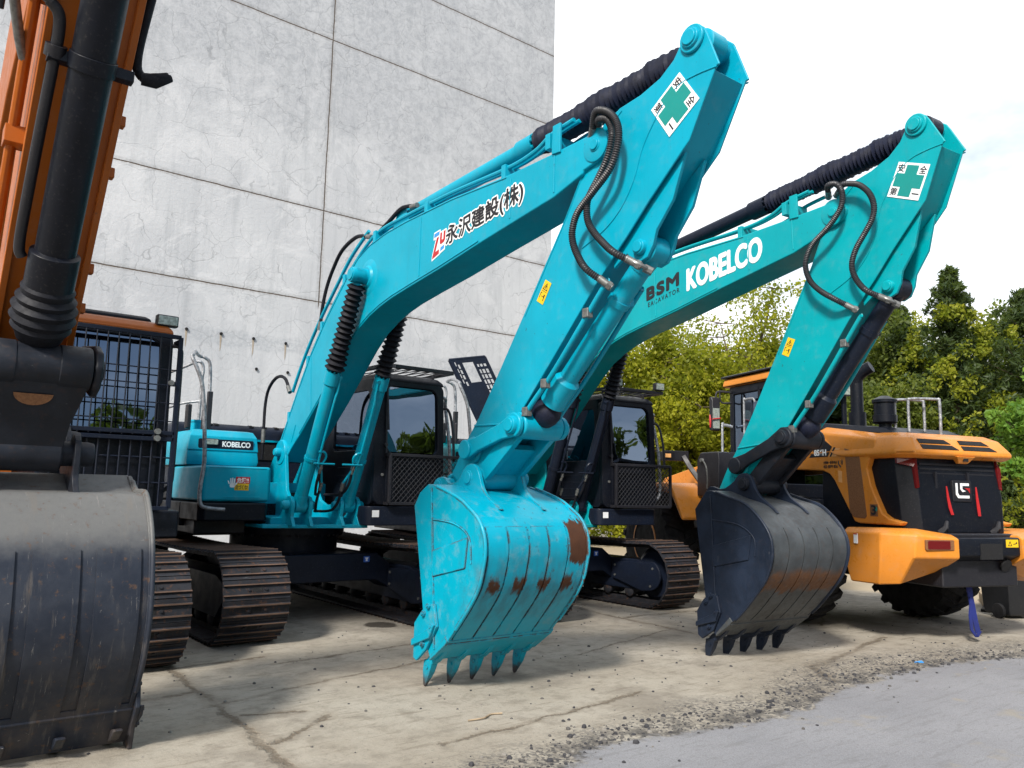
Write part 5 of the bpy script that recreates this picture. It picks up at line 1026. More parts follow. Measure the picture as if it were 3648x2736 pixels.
# ------------------------------------------------------------------ building behind
def wall_mat():
    t = NT('weathered_render'); x, y, z = t.sep()
    big = t.noise(.35, 5, .6); mid = t.noise(1.6, 6, .65); fine = t.noise(14, 6, .7)
    wp = t.vm('ADD', t.co(), t.vm('SCALE', t.vm('SUBTRACT', t.noise(1.6, 3, color=True), (.5, .5, .5)), scale=.5))
    cr = t.voro(1.35, 'DISTANCE_TO_EDGE', wp); cr2 = t.voro(3.4, 'DISTANCE_TO_EDGE', wp); cr3 = t.voro(8.5, 'DISTANCE_TO_EDGE', wp); cr4 = t.voro(17, 'DISTANCE_TO_EDGE', wp)
    streak = t.noise(1.0, 5, .7, vec=t.vm('MULTIPLY', t.co(), (3.0, 1, .25)))
    base = t.mix(t.ramp(big, .3, .7), (.46, .475, .50), (.53, .545, .565))
    # upper part: paint crazed and greyer; more so per height with ragged edge
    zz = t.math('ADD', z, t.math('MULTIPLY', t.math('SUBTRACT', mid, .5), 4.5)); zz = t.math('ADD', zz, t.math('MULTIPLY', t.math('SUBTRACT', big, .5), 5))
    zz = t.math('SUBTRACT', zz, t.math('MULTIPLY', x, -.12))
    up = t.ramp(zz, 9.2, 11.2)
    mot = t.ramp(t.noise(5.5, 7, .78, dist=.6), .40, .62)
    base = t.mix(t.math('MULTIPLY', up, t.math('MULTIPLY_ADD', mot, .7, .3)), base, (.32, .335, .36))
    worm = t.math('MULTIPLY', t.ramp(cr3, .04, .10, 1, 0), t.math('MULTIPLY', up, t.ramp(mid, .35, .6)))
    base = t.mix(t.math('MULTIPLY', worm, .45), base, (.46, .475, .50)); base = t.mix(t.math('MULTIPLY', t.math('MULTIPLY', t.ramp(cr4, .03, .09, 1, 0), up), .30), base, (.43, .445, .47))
    base = t.mix(t.math('MULTIPLY', t.ramp(streak, .46, .72), .5), base, (.29, .308, .33))
    pe = t.math('MULTIPLY', t.ramp(t.noise(6.5, 7, .8, dist=.8, vec=t.vm('MULTIPLY', t.co(), (1.5, 1, .6))), .57, .64), t.ramp(t.noise(.8, 4, .6), .48, .62))
    base = t.mix(t.math('MULTIPLY', pe, .62), base, (.235, .25, .27))
    base = t.mix(t.math('MULTIPLY', t.ramp(t.noise(1.1, 7, .75, dist=.7), .50, .60), t.math('MULTIPLY_ADD', up, -.35, .55)), base, (.585, .595, .615))
    thin = t.math('MULTIPLY', t.ramp(cr, .004, .013, 1, 0), t.ramp(mid, .40, .52)); thin2 = t.math('MULTIPLY', t.ramp(cr2, .004, .013, 1, 0), t.ramp(t.noise(.9, 4), .48, .58))
    k = t.math('MAXIMUM', t.math('MULTIPLY', thin, .40), t.math('MULTIPLY', thin2, .36)); base = t.mix(k, base, (.17, .178, .188))
    # lower wash: whiter render with a scar along an old ledge
    led = t.math('MULTIPLY', t.ramp(t.math('ABSOLUTE', t.math('SUBTRACT', t.math('ADD', z, t.math('MULTIPLY', t.math('SUBTRACT', mid, .5), .35)), 4.50)), .10, .20, 1, 0), t.ramp(fine, .40, .6, .2, 1))
    base = t.mix(t.math('MULTIPLY', led, .5), base, (.28, .305, .335))
    base = t.mix(t.ramp(z, 4.3, 3.6, 0, .35), base, (.56, .57, .585))
    pv = t.n('CombineXYZ'); t.set(pv, 0, t.math('FLOOR', t.math('MULTIPLY_ADD', x, 1 / 6.64, -.0738))); t.set(pv, 1, t.math('ADD', t.math('ADD', t.math('GREATER_THAN', z, 5.55), t.math('GREATER_THAN', z, 7.61)), t.math('ADD', t.math('GREATER_THAN', z, 11.65), t.math('GREATER_THAN', z, 13.73))))
    wn = t.n('TexWhiteNoise', noise_dimensions='2D'); t.set(wn, 'Vector', pv.outputs[0]); base = t.mix(t.math('MULTIPLY', wn.outputs[0], .22), base, (.36, .375, .40))
    rain = t.noise(1.0, 6, .75, vec=t.vm('MULTIPLY', t.co(), (6, 1, .12))); base = t.mix(t.math('MULTIPLY', t.ramp(rain, .56, .72), .4), base, (.30, .315, .335))
    wob = t.math('MULTIPLY', t.math('SUBTRACT', t.noise(2.2, 4), .5), .03)
    j = None
    for v, s_ in [(5.55, z), (7.61, z), (11.65, z), (13.73, z), (7.13, x), (.49, x), (-6.15, x)]:
        d = t.math('ABSOLUTE', t.math('SUBTRACT', t.math('ADD', s_, wob), v)); m = t.ramp(d, .007, .019, 1, 0); h = t.ramp(d, .02, .10, .35, 0)
        if s_ is x: m = t.math('MULTIPLY', m, t.ramp(z, 5.35, 5.5)); h = t.math('MULTIPLY', h, t.ramp(z, 5.35, 5.5))
        m = t.math('MAXIMUM', m, t.math('MULTIPLY', h, t.ramp(fine, .3, .7))); j = m if j is None else t.math('MAXIMUM', j, m)
    base = t.mix(t.math('MULTIPLY', j, t.ramp(fine, .2, .5, .55, 1)), base, (.085, .066, .05))
    t.bsdf(base, .8, spec=.2, bump=t.math('SUBTRACT', t.math('ADD', fine, t.math('MULTIPLY', t.ramp(cr, 0, .02), .12)), t.math('MULTIPLY', j, 1.6)), bs=.35, bd=.02)
    return t.m
bd = thing('building', 'tall windowless building with a crazed pale grey rendered wall', 'building', (0, 0, 0))
mb = MB(); mb.box(-16, 13.77, -32, -16, -.2, 17.2); mb.build('wall', wall_mat(), bd)
mb = MB(); mb.box(-16.2, 13.95, -32.2, -15.84, 17.2, 17.5); mb.build('roof', m_plain('roof_concrete', (.4, .4, .4), .8), bd)
t = NT('rust_streak'); x_, y_, z_ = t.sep(); t.bsdf(t.mix(t.noise(20, 4), (.25, .19, .13), (.42, .38, .32)), .9); M['rstk'] = t.m
for px, pz in ((4.42, 4.56), (5.09, 4.56), (5.75, 4.55), (6.44, 4.54), (3.74, 4.57), (5.85, 3.93), (6.52, 3.93)):
    mb = MB(); mb.lathe((px, -16.02, pz), (px, -15.97, pz), [(0, .02), (.6, .032), (1, .028)], 12); h_ = mb.build('anchor_stub', M['dark'], bd)
    if pz > 4.2:
        mb = MB(); mb.prismu([(px - .022, pz - .03), (px + .022, pz - .03), (px + .01, pz - .30), (px - .004, pz - .36)], -15.999, -15.9965); mb.build('rust_streak', M['rstk'], h_)
del t

# ------------------------------------------------------------------ ground
def ground_mat():
    t = NT('yard_concrete')
    nz = t.vm('SCALE', t.vm('SUBTRACT', t.noise(2.2, 6, .75, color=True), (.5, .5, .5)), scale=.30)
    nz2 = t.vm('SCALE', t.vm('SUBTRACT', t.noise(22, 4, .7, color=True), (.5, .5, .5)), scale=.06)
    p = t.vm('MULTIPLY', t.vm('ADD', t.vm('ADD', t.co(), nz), nz2), (1, 1, 0)); x, y, z = t.sep()
    px, py, _ = t.sep(p)
    segs = [((2.11, 7.4), (2.0, 5.2), .5), ((2.0, 5.2), (1.9, 3.2), .62), ((2.02, 5.95), (3.3, 6.27), .3), ((3.3, 6.27), (4.2, 6.47), .35), ((-2, 5.9), (2.03, 6.4), .6), ((1.2, 7.28), (2.9, 7.36), .4), ((2.05, 4.9), (2.6, 5.3), .45), ((2.1, 5.6), (2.5, 5.45), .35), ((7.64, 8.2), (7.54, 7.31), .5), ((7.54, 7.31), (9.5, 7.25), .5), ((7.54, 7.31), (7.42, 5.5), .45), ((7.0, 4.3), (9.2, 4.75), .7), ((7.0, 4.3), (6.6, 3.9), .6), ((5.5, 5.9), (7.4, 6.4), .2), ((2.9, 4.3), (4.9, 4.55), .35), ((2.9, 7.0), (4.5, 7.2), .25), ((9.3, 5.6), (11.5, 6.8), .4)]
    d = None
    for (ax, ay), (bx, by), w_ in segs:
        ba = (bx - ax, by - ay, 0); L = ba[0] ** 2 + ba[1] ** 2
        pa = t.vm('SUBTRACT', p, (ax, ay, 0)); h = t.math('MULTIPLY', t.vm('DOT_PRODUCT', pa, ba), 1 / L, clamp=True)
        e = t.vm('LENGTH', t.vm('SUBTRACT', pa, t.n_scale(ba, h)))
        e = t.math('MULTIPLY', e, 1 / w_); d = e if d is None else t.math('MINIMUM', d, e)
    def curve(pts, x1=14.):
        c = t.n('FloatCurve'); cu = c.mapping.curves[0]
        P = [(a / x1, b / 8) for a, b in pts]
        cu.points[0].location = P[0]; cu.points[1].location = P[-1]
        for q in P[1:-1]: cu.points.new(*q)
        c.mapping.update(); t.set(c, 'Value', t.math('MULTIPLY', px, 1 / x1)); return t.math('MULTIPLY', c.outputs[0], 8)
    bdry = curve([(0, 3.1), (3.19, 3.55), (3.68, 3.73), (4.44, 3.62), (5.3, 3.50), (6.14, 3.65), (6.91, 3.72), (7.94, 3.70), (8.63, 3.56), (9.36, 3.36), (14, 2.4)])
    gtop = curve([(0, 3.6), (2.88, 3.95), (3.47, 4.0), (4.46, 4.02), (4.95, 4.14), (5.41, 3.98), (6.57, 4.28), (7.58, 4.36), (8.92, 4.1), (10.5, 3.75), (14, 2.9)])
    rag = t.math('MULTIPLY', t.math('SUBTRACT', t.noise(7, 6, .75), .5), .42); bdry = t.math('ADD', bdry, rag); road = t.ramp(t.math('SUBTRACT', bdry, py), -.05, .07)
    grav = t.math('MULTIPLY', t.ramp(t.math('SUBTRACT', gtop, py), -.25, .22), t.ramp(t.math('SUBTRACT', py, bdry), -.10, .05))
    n1 = t.noise(.9, 6, .6); n2 = t.noise(5, 7, .72); n3 = t.noise(34, 5, .7); n4 = t.noise(120, 3, .6); scr = t.noise(3, 6, .75, vec=t.vm('MULTIPLY', t.co(), (.8, 5, 1)))
    base = t.mix(t.ramp(n1, .3, .7), (.268, .240, .195), (.328, .302, .255))
    base = t.mix(t.math('MULTIPLY', t.ramp(n2, .46, .66), .62), base, (.178, .158, .128))
    base = t.mix(t.math('MULTIPLY', t.ramp(n2, .42, .28), .35), base, (.37, .35, .30))
    base = t.mix(t.math('MULTIPLY', t.ramp(scr, .54, .64), .6), base, (.165, .14, .108))
    base = t.mix(t.math('MULTIPLY', t.ramp(n3, .56, .68), .55), base, (.14, .12, .095))
    base = t.mix(t.math('MULTIPLY', t.ramp(n4, .66, .70), .45), base, (.095, .085, .07))
    stain = t.ramp(t.noise(.75, 6, .7), .50, .64); base = t.mix(t.math('MULTIPLY', stain, .55), base, (.15, .132, .11))
    oil = t.ramp(t.vm('LENGTH', t.vm('SUBTRACT', p, (4.69, 8.37, 0))), .16, .22, 1, 0); base = t.mix(t.math('MULTIPLY', oil, .9), base, (.03, .025, .02))
    far = t.ramp(t.math('SUBTRACT', t.math('ADD', x, t.math('MULTIPLY', y, .25)), t.math('MULTIPLY', n1, 2)), 13.6, 14.6); far_col = t.mix(n2, (.28, .225, .155), (.40, .34, .25)); base = t.mix(far, base, far_col)  # paler, warmer tan towards the far right of the ground
    line = t.ramp(d, .020, .075, 1, 0); line = t.math('MULTIPLY', t.math('MULTIPLY', line, t.ramp(n3, .30, .55, .25, 1)), t.ramp(t.noise(1.9, 4, .7), .36, .52, .15, 1)); base = t.mix(t.math('MULTIPLY', line, .85), base, (.10, .078, .056))
    halo = t.ramp(d, .05, .22, .30, 0); base = t.mix(halo, base, (.175, .145, .108))
    # crumbling edge between the slabs and the newer strip
    gs = t.voro(46, 'F1', None, 'Color'); gsx = t.sep(gs)[0]; sp = t.math('MAXIMUM', t.ramp(gsx, .55, .7), t.ramp(n3, .50, .60)); patch = t.ramp(t.noise(2.6, 5, .75), .36, .52)
    gcol = t.mix(t.sep(gs)[1], (.028, .028, .032), (.17, .158, .14))
    base = t.mix(t.math('MULTIPLY', t.math('MULTIPLY', grav, sp), t.math('MULTIPLY_ADD', patch, .8, .2)), base, gcol)
    edge = t.math('MULTIPLY', t.ramp(t.math('ABSOLUTE', t.math('SUBTRACT', t.math('SUBTRACT', py, bdry), .03)), .03, .26, 1, 0), t.ramp(n2, .40, .58)); base = t.mix(t.math('MULTIPLY', edge, .9), base, (.06, .057, .055))
    rc = t.mix(t.ramp(n1, .3, .7), (.165, .168, .182), (.215, .218, .232)); rc = t.mix(t.math('MULTIPLY', t.ramp(n2, .5, .7), .35), rc, (.19, .19, .20)); rc = t.mix(t.math('MULTIPLY', t.ramp(t.voro(70, 'F1', None, 'Distance'), .1, .5), .25), rc, (.30, .30, .31)); rc = t.mix(t.math('MULTIPLY', t.ramp(n4, .50, .62), .5), rc, (.10, .10, .105)); rc = t.mix(t.math('MULTIPLY', t.ramp(scr, .52, .62), .4), rc, (.13, .128, .128)); rc = t.mix(t.math('MULTIPLY', t.ramp(n3, .52, .64), .5), rc, (.15, .148, .15)); rc = t.mix(t.math('MULTIPLY', t.ramp(t.noise(1.7, 4), .60, .68), .5), rc, (.25, .22, .165))
    base = t.mix(road, base, rc)
    hgt = t.math('ADD', t.math('MULTIPLY', n2, .8), t.math('ADD', t.math('MULTIPLY', n3, .5), t.math('MULTIPLY', n4, .2)))
    hgt = t.math('SUBTRACT', t.math('ADD', hgt, t.math('MULTIPLY', t.math('MULTIPLY', grav, gsx), 1.2)), t.math('MULTIPLY', line, 1.5))
    t.bsdf(base, t.ramp(n2, .3, .7, .75, .92), spec=.25, bump=hgt, bs=.55, bd=.02)
    return t.m
def _nscale(s, vec, fac):
    o = s.n('VectorMath', operation='SCALE'); o.inputs[0].default_value = vec; s.set(o, 'Scale', fac); return o.outputs['Vector']
NT.n_scale = _nscale
mb = MB(); mb.add([(-250, 250, 0), (250, 250, 0), (250, -250, 0), (-250, -250, 0)], [[0, 1, 2, 3]])
g = mb.build('ground', ground_mat()); g['kind'] = 'structure'; g['label'] = 'cracked tan concrete yard with a greyer strip in front'
# loose stones and crumbs along the broken edge
def stones():
    rg = random.Random(5); vs = []; fs = []
    bx = [0, 3.19, 3.68, 4.44, 5.3, 6.14, 6.91, 7.94, 8.63, 9.36, 12]; by = [3.1, 3.55, 3.73, 3.62, 3.5, 3.65, 3.72, 3.7, 3.56, 3.36, 2.8]
    mb = MB()
    for i in range(2000):
        if i < 1500:
            x = rg.uniform(1.6, 10.5); y = float(np.interp(x, bx, by)) + abs(rg.gauss(0, .20)) + rg.gauss(.02, .06); r = rg.choice((.004, .005, .006, .008, .010, .016)) * rg.uniform(.7, 1.3)
        else:
            x = rg.uniform(1, 12); y = rg.uniform(3.2, 8.5); r = rg.choice((.006, .008, .010, .014)) * rg.uniform(.6, 1.2)
        a0 = rg.uniform(0, 6.28); P = []
        for k in range(6): a = a0 + k * 1.047; q = r * rg.uniform(.7, 1.3); P.append((q * math.cos(a), q * math.sin(a)))
        h = r * rg.uniform(.6, 1.1); mb.cur = rg.choice((0, 0, 0, 1, 1, 2))
        mb.loft([[(x + p[0], -(y + p[1]), -.002) for p in P], [(x + p[0] * .9, -(y + p[1] * .9), h * .6) for p in P], [(x + p[0] * .45, -(y + p[1] * .45), h) for p in P]])
    o = mb.build('gravel', [m_plain('stone_dark', (.035, .035, .04), .9), m_plain('stone_mid', (.09, .085, .08), .9), m_plain('stone_pale', (.19, .178, .16), .9)], ang=20)
    o['kind'] = 'stuff'; o['label'] = 'loose dark stones along the broken edge of the slabs'
stones()
# small things lying about
mb = MB(); mb.sweep(smooth([(3.3, -4.62, .008), (3.42, -4.60, .012), (3.52, -4.66, .008), (3.60, -4.63, .01)], 3), .006, 6); tag(mb.build('twig', M['wood']), 'thin bent twig on the concrete left of the cyan bucket teeth', 'twig')
mb = MB(); mb.loft([[(8.02, -3.86, .004), (8.10, -3.83, .004), (8.08, -3.80, .004)], [(8.02, -3.86, .012), (8.10, -3.83, .02), (8.08, -3.80, .012)]]); tag(mb.build('litter', M['sky']), 'bright blue scrap of litter on the gravelly edge', 'litter')
# bin and timber beyond the loader
t_ = thing('wheeled_bin', 'black wheeled bin half hidden behind the loader counterweight', 'bin', (12.42, 4.62, 0), RAD(-25))
mb = MB(); mb.loft([[(-.26 * k, -.24 * k, z), (.26 * k, -.24 * k, z), (.26 * k, .24 * k, z), (-.26 * k, .24 * k, z)] for z, k in ((.04, .9), (.12, .95), (.95, 1.12))]); mb.build('body', M['bin'], t_, .02)
mb = MB(); mb.box(-.33, .33, -.31, .31, .952, 1.0); mb.box(-.28, .28, -.36, -.30, .93, .98); mb.build('lid', M['bin'], t_, .02)
for s_ in (-1, 1):
    mb = MB(); mb.cyl((s_ * .30, .12, .10), (s_ * .345, .12, .10), .10, n=24); mb.build('wheel', M['tyre'], t_, .008)
mb = MB(); mb.cyl((-.32, .12, .10), (.32, .12, .10), .012); mb.build('axle', M['steelL'], t_)
for lb, loc, rz, dims in (('pale square timber lying behind the bin', (13.55, 5.35, 0), 115, (.10, 1.0, .16)), ('dark thin plank lying in front of the square timber', (13.1, 5.15, 0), 108, (.09, 1.1, .04))):
    mb = MB(); mb.box(-dims[0], dims[0], -dims[1] / 2, dims[1] / 2, 0, dims[2]); o = mb.build('timber', M['wood'] if dims[2] > .1 else M['track'], None, .008); o.location = loc; o.rotation_euler = (0, 0, RAD(rz)); tag(o, lb, 'timber')

# ------------------------------------------------------------------ trees
def leaf_mat(name, c0, c1, tr=.45):
    t = NT(name); a = t.n('Attribute', attribute_name='tint'); f = t.sep(a.outputs['Color'])[0]
    col = t.mix(f, c0, c1)
    b = t.n('BsdfPrincipled'); t.set(b, 'Base Color', col); t.set(b, 'Roughness', .55); t.set(b, 'Specular IOR Level', .3)
    tl = t.n('BsdfTranslucent'); t.set(tl, 0, t.mix(.5, col, (.25, .34, .02)))
    mx = t.n('MixShader'); t.set(mx, 0, tr); t.t.links.new(b.outputs[0], mx.inputs[1]); t.t.links.new(tl.outputs[0], mx.inputs[2]); t.t.links.new(mx.outputs[0], t.out.inputs[0]); return t.m
LM = {'broad': leaf_mat('yellow_green_leaves', (.12, .15, .014), (.48, .46, .03), .6), 'dark': leaf_mat('dark_leaves', (.038, .066, .016), (.17, .20, .034), .5), 'conifer': leaf_mat('conifer_needles', (.018, .038, .015), (.065, .095, .026), .35), 'vine': leaf_mat('bright_vine_leaves', (.12, .16, .012), (.34, .34, .03), .5), 'fresh': leaf_mat('fresh_leaves', (.06, .16, .02), (.20, .34, .05), .5)}
M['bark'] = m_plain('bark', (.10, .075, .05), .9, var=.5, scale=12, bump=.6)
def leaves(centers, radii, per, size, seed, flat=.8, asp=.55):
    """scatter bent leaf quads in blobs"""
    r = np.random.default_rng(seed); C = np.repeat(np.asarray(centers, float), per, 0); Rr = np.repeat(np.asarray(radii, float), per); n = len(C)
    d = r.normal(size=(n, 3)); d /= np.linalg.norm(d, axis=1)[:, None]; d *= (r.random(n) ** .45)[:, None] * Rr[:, None]; d[:, 2] *= flat
    P = C + d; a = r.normal(size=(n, 3)); a /= np.linalg.norm(a, axis=1)[:, None]; b = r.normal(size=(n, 3)); b -= a * (a * b).sum(1)[:, None]; b /= np.linalg.norm(b, axis=1)[:, None]
    s = size * (.6 + .8 * r.random(n))[:, None]; a = a * s; b = b * s * asp
    V = np.stack([P - a, P + b, P + a, P - b], 1).reshape(-1, 3)
    tint = np.clip(np.repeat(r.random(len(centers)), per) * .6 + r.random(n) * .5 - .05, 0, 1)
    return V, np.repeat(tint, 4)
def leafmesh(name, sets, parent):
    V = np.concatenate([s[0] for s in sets]); T = np.concatenate([s[1] for s in sets]); n = len(V) // 4
    me = bpy.data.meshes.new(name); me.vertices.add(len(V)); me.vertices.foreach_set('co', V.astype('f').ravel()); me.loops.add(len(V)); me.loops.foreach_set('vertex_index', np.arange(len(V), dtype='i')); me.polygons.add(n); me.polygons.foreach_set('loop_start', np.arange(0, len(V), 4, dtype='i'))
    mi = np.concatenate([np.full(len(s[0]) // 4, s[2], 'i') for s in sets]); me.polygons.foreach_set('material_index', mi); me.update(calc_edges=True)
    at = me.attributes.new('tint', 'FLOAT_COLOR', 'POINT'); at.data.foreach_set('color', np.repeat(T[:, None], 4, 1).astype('f').ravel())
    o = bpy.data.objects.new(name, me); COL.objects.link(o); o.parent = parent; return o
def broadleaf(label, loc, H, R, seed, mats, per=110, size=.075, first=.22, cat='tree', name='broadleaf_tree', group=None, nl=8, clump=.42, lean=(0, 0), low=False):
    rg = random.Random(seed); root = thing(name, label, cat, (loc[0], loc[1], 0), 0, group); mb = MB(); cs = []; rs = []
    tr = [Vector((0, 0, -.05))]; 
    for k in range(1, 5): tr.append(Vector((lean[0] * k / 4 + rg.uniform(-.1, .1), lean[1] * k / 4 + rg.uniform(-.1, .1), H * (.10 + .14 * k))))
    mb.sweep([(p.x, -p.y, p.z) for p in smooth(tr, 3)], [.13 * H / 7 * (1 - .045 * i) for i in range(13)], 10)
    for k in range(nl):
        t = first + (.66 - first) * k / max(1, nl - 1); i = min(3, int(t * 1.3 * 4)); b = tr[i].lerp(tr[i + 1], rg.random()); az = k * 2.4 + rg.uniform(-.5, .5); L = R * rg.uniform(.75, 1.1) * (1 - .35 * k / nl); el = rg.uniform(.25, .8) + .5 * k / nl
        P = [b]; d = Vector((math.cos(az) * math.cos(el), math.sin(az) * math.cos(el), math.sin(el)))
        for q in range(5): d = (d + Vector((rg.uniform(-.25, .25), rg.uniform(-.25, .25), rg.uniform(-.05, .25)))).normalized(); P.append(P[-1] + d * L / 5)
        r0 = .055 * H / 7; mb.sweep([(p.x, -p.y, p.z) for p in P], [r0, r0 * .8, r0 * .62, r0 * .45, r0 * .3, r0 * .15], 7)
        for q in range(1, 6):
            for w_ in range(2 + (q > 2)):
                a2 = rg.uniform(0, 6.28); e = P[q] + Vector((math.cos(a2), math.sin(a2), rg.uniform(-.3, .7))) * rg.uniform(.2, .75) * R * .36; cs.append(tuple(e)); rs.append(clump * rg.uniform(.6, 1.25) * R / 2.4)
                mb.sweep([(P[q].x, -P[q].y, P[q].z), (e.x, -e.y, e.z)], [r0 * .3, r0 * .08], 5)
    for q in range(7): a2 = rg.uniform(0, 6.28); cs.append((tr[4].x + math.cos(a2) * R * .3, tr[4].y + math.sin(a2) * R * .3, H * rg.uniform(.72, .97))); rs.append(clump * rg.uniform(.6, 1.2) * R / 2.4)
    if low:
        for q in range(16): a2 = rg.uniform(0, 6.28); q2 = R * rg.uniform(.2, .9); cs.append((math.cos(a2) * q2, math.sin(a2) * q2, H * rg.uniform(.05, .35))); rs.append(clump * 1.2 * R / 2.4)
    mb.build('trunk', M['bark'], root)
    V = leaves(cs, rs, per, size, seed); sets = [(V[0], V[1], 0)]
    leafmesh('crown', sets, root).data.materials.append(LM[mats]); return root
def conifer(label, loc, H, R, seed, vine=0, group=None, wild=.3):
    rg = random.Random(seed); root = thing('conifer_tree', label, 'tree', (loc[0], loc[1], 0), 0, group); mb = MB(); mb.sweep([(0, 0, -.05), (.05, 0, H * .5), (0, 0, H * .97)], [.16, .10, .02], 9); cs = []; rs = []; vs = []; vr = []
    n = int(H * 26)
    for i in range(n):
        t = (i / n) ** .85; z = H * (.06 + .92 * t); az = i * 2.39996 + rg.uniform(-.3, .3); L = R * (1.02 - t) ** .75 * rg.uniform(.45, 1.0 + wild) * (1 + .25 * math.sin(az * 2 + z * 1.7))
        for q in (.35, .68, 1.0): cs.append((math.cos(az) * L * q, math.sin(az) * L * q, z + L * q * .42)); rs.append((.15 + .17 * (1 - t)) * (1.15 - .3 * q) * rg.uniform(.6, 1.3))
        if i % 3 == 0: mb.sweep([(0, 0, z), (math.cos(az) * L, -math.sin(az) * L, z + L * .4)], [.022, .006], 5)
    if vine:
        for i in range(vine): z = H * (.1 + .74 * (i / vine)) + rg.uniform(-.3, .3); az = math.pi + .75 + .7 * math.sin(i * .35) + rg.uniform(-.25, .25); L = R * (1.05 - z / H) ** .75 * 1.08; vs.append((math.cos(az) * L, math.sin(az) * L, z + L * .35)); vr.append(rg.uniform(.12, .34))
    mb.build('trunk', M['bark'], root)
    V = leaves(cs, rs, 34, .085, seed, .9, .25); sets = [(V[0], V[1], 0)]
    if vine: W_ = leaves(vs, vr, 70, .055, seed + 1, 1.1); sets.append((W_[0], W_[1], 1))
    o = leafmesh('crown', sets, root); o.data.materials.append(LM['conifer']); o.data.materials.append(LM['vine']); return root
G2 = 'trees beyond the yard'
broadleaf('yellow-green spreading tree behind the sea-green excavator cab', (17.6, 16.4), 7.0, 3.6, 11, 'broad', per=230, size=.062, group=G2, nl=11, low=False)
broadleaf('tall thin-leaved tree showing above the wheel loader cab', (20.6, 14.6), 8.9, 3.2, 23, 'broad', per=95, size=.060, group=G2, nl=10, first=.4, clump=.46)
broadleaf('mid-green tree with a bent dark limb left of the conifers', (20.4, 10.9), 6.6, 2.6, 37, 'dark', per=190, size=.06, group=G2, nl=10, low=True)
broadleaf('feathery tall tree rising between the second arm and the conifers', (24.5, 13.0), 8.6, 3.0, 41, 'broad', per=85, size=.058, group=G2, nl=10, first=.35)
conifer('dark pointed conifer with bright creeper on its left side, tallest at the right', (22.2, 9.3), 7.9, 1.75, 51, 50, G2)
conifer('slim dark conifer just left of the tallest conifer, creeper up its trunk', (21.6, 10.4), 6.9, 1.25, 52, 44, G2)
conifer('broad dark conifer cut off by the right edge of the photo', (23.2, 7.9), 7.2, 2.1, 53, 14, G2)
broadleaf('dark dense tree filling the right edge behind the conifers', (26.5, 9.8), 7.4, 3.0, 61, 'dark', per=150, size=.075, group=G2, low=True)
broadleaf('fresh light-green sapling at the right edge of the photo', (16.9, 5.35), 4.7, 1.15, 71, 'fresh', per=60, size=.06, group=G2, cat='sapling', name='sapling', first=.35, nl=9)
hz = [((19.5, 17.5), 3.9, 2.3), ((21.5, 15.6), 4.0, 2.4), ((22.0, 13.2), 4.2, 2.4), ((21.6, 11.6), 3.6, 2.0), ((22.6, 10.2), 3.8, 2.1), ((24.0, 8.6), 4.0, 2.3), ((24.6, 6.6), 3.6, 2.3), ((16.6, 18.4), 4.2, 2.2)]
for i, (lc, h_, r_) in enumerate(hz):
    lbs = ['bush under the yellow-green tree, left of the loader mirror', 'bush behind the loader cab, under the tall thin-leaved tree', 'bush right of the loader cab behind its exhaust', 'bush behind the pre-cleaner of the loader', 'bush under the slim conifer', 'bush under the tallest conifer', 'dark bush low at the right edge below the sapling', 'bush beside the corner of the pale building']
    broadleaf(lbs[i], lc, h_, r_, 80 + i, 'dark' if i not in (0, 1, 7) else 'broad', per=150, size=.07, cat='bush', name='bush', group='bushes under the trees', first=.12, nl=7, low=True, clump=.5)
broadleaf('rounded yellow-green tree between the excavator cab and the loader mirror', (19.6, 15.4), 5.9, 2.9, 211, 'broad', per=230, size=.06, group=G2, nl=11, low=True)
broadleaf('light green tree close behind the loader cab roof', (22.6, 14.2), 6.8, 2.8, 212, 'broad', per=170, size=.06, group=G2, nl=10, low=True)
broadleaf('mottled green tree behind the loader exhaust', (23.6, 12.0), 7.4, 2.8, 213, 'dark', per=190, size=.062, group=G2, nl=11, low=True)
broadleaf('yellow-tinged tree right behind the loader hood, between the conifers', (25.0, 10.9), 7.7, 2.6, 214, 'broad', per=130, size=.06, group=G2, nl=10, low=True)
broadleaf('tall green tree standing in the top right gap beyond the last conifer', (27.5, 8.0), 8.4, 3.0, 215, 'dark', per=170, size=.07, group=G2, nl=10, low=True)
# trees on the near side of the yard, seen only as reflections in the glass
for i, (lc, h_, r_) in enumerate((((-4, -13), 5.2, 3.6), ((2.5, -14), 5.8, 3.8), ((8.5, -16), 8, 4.2), ((14, -14), 7.5, 4.2), ((20, -15), 7.8, 4.4), ((26, -13), 10, 4.8), ((33, -13), 10.5, 4.8), ((-12, -9), 8, 4))):
    broadleaf('tree on the near side of the yard, only mirrored in the cab glass', lc, h_, r_, 120 + i, 'dark', per=150, size=.16, group='trees on the near side of the yard', nl=9, low=True)

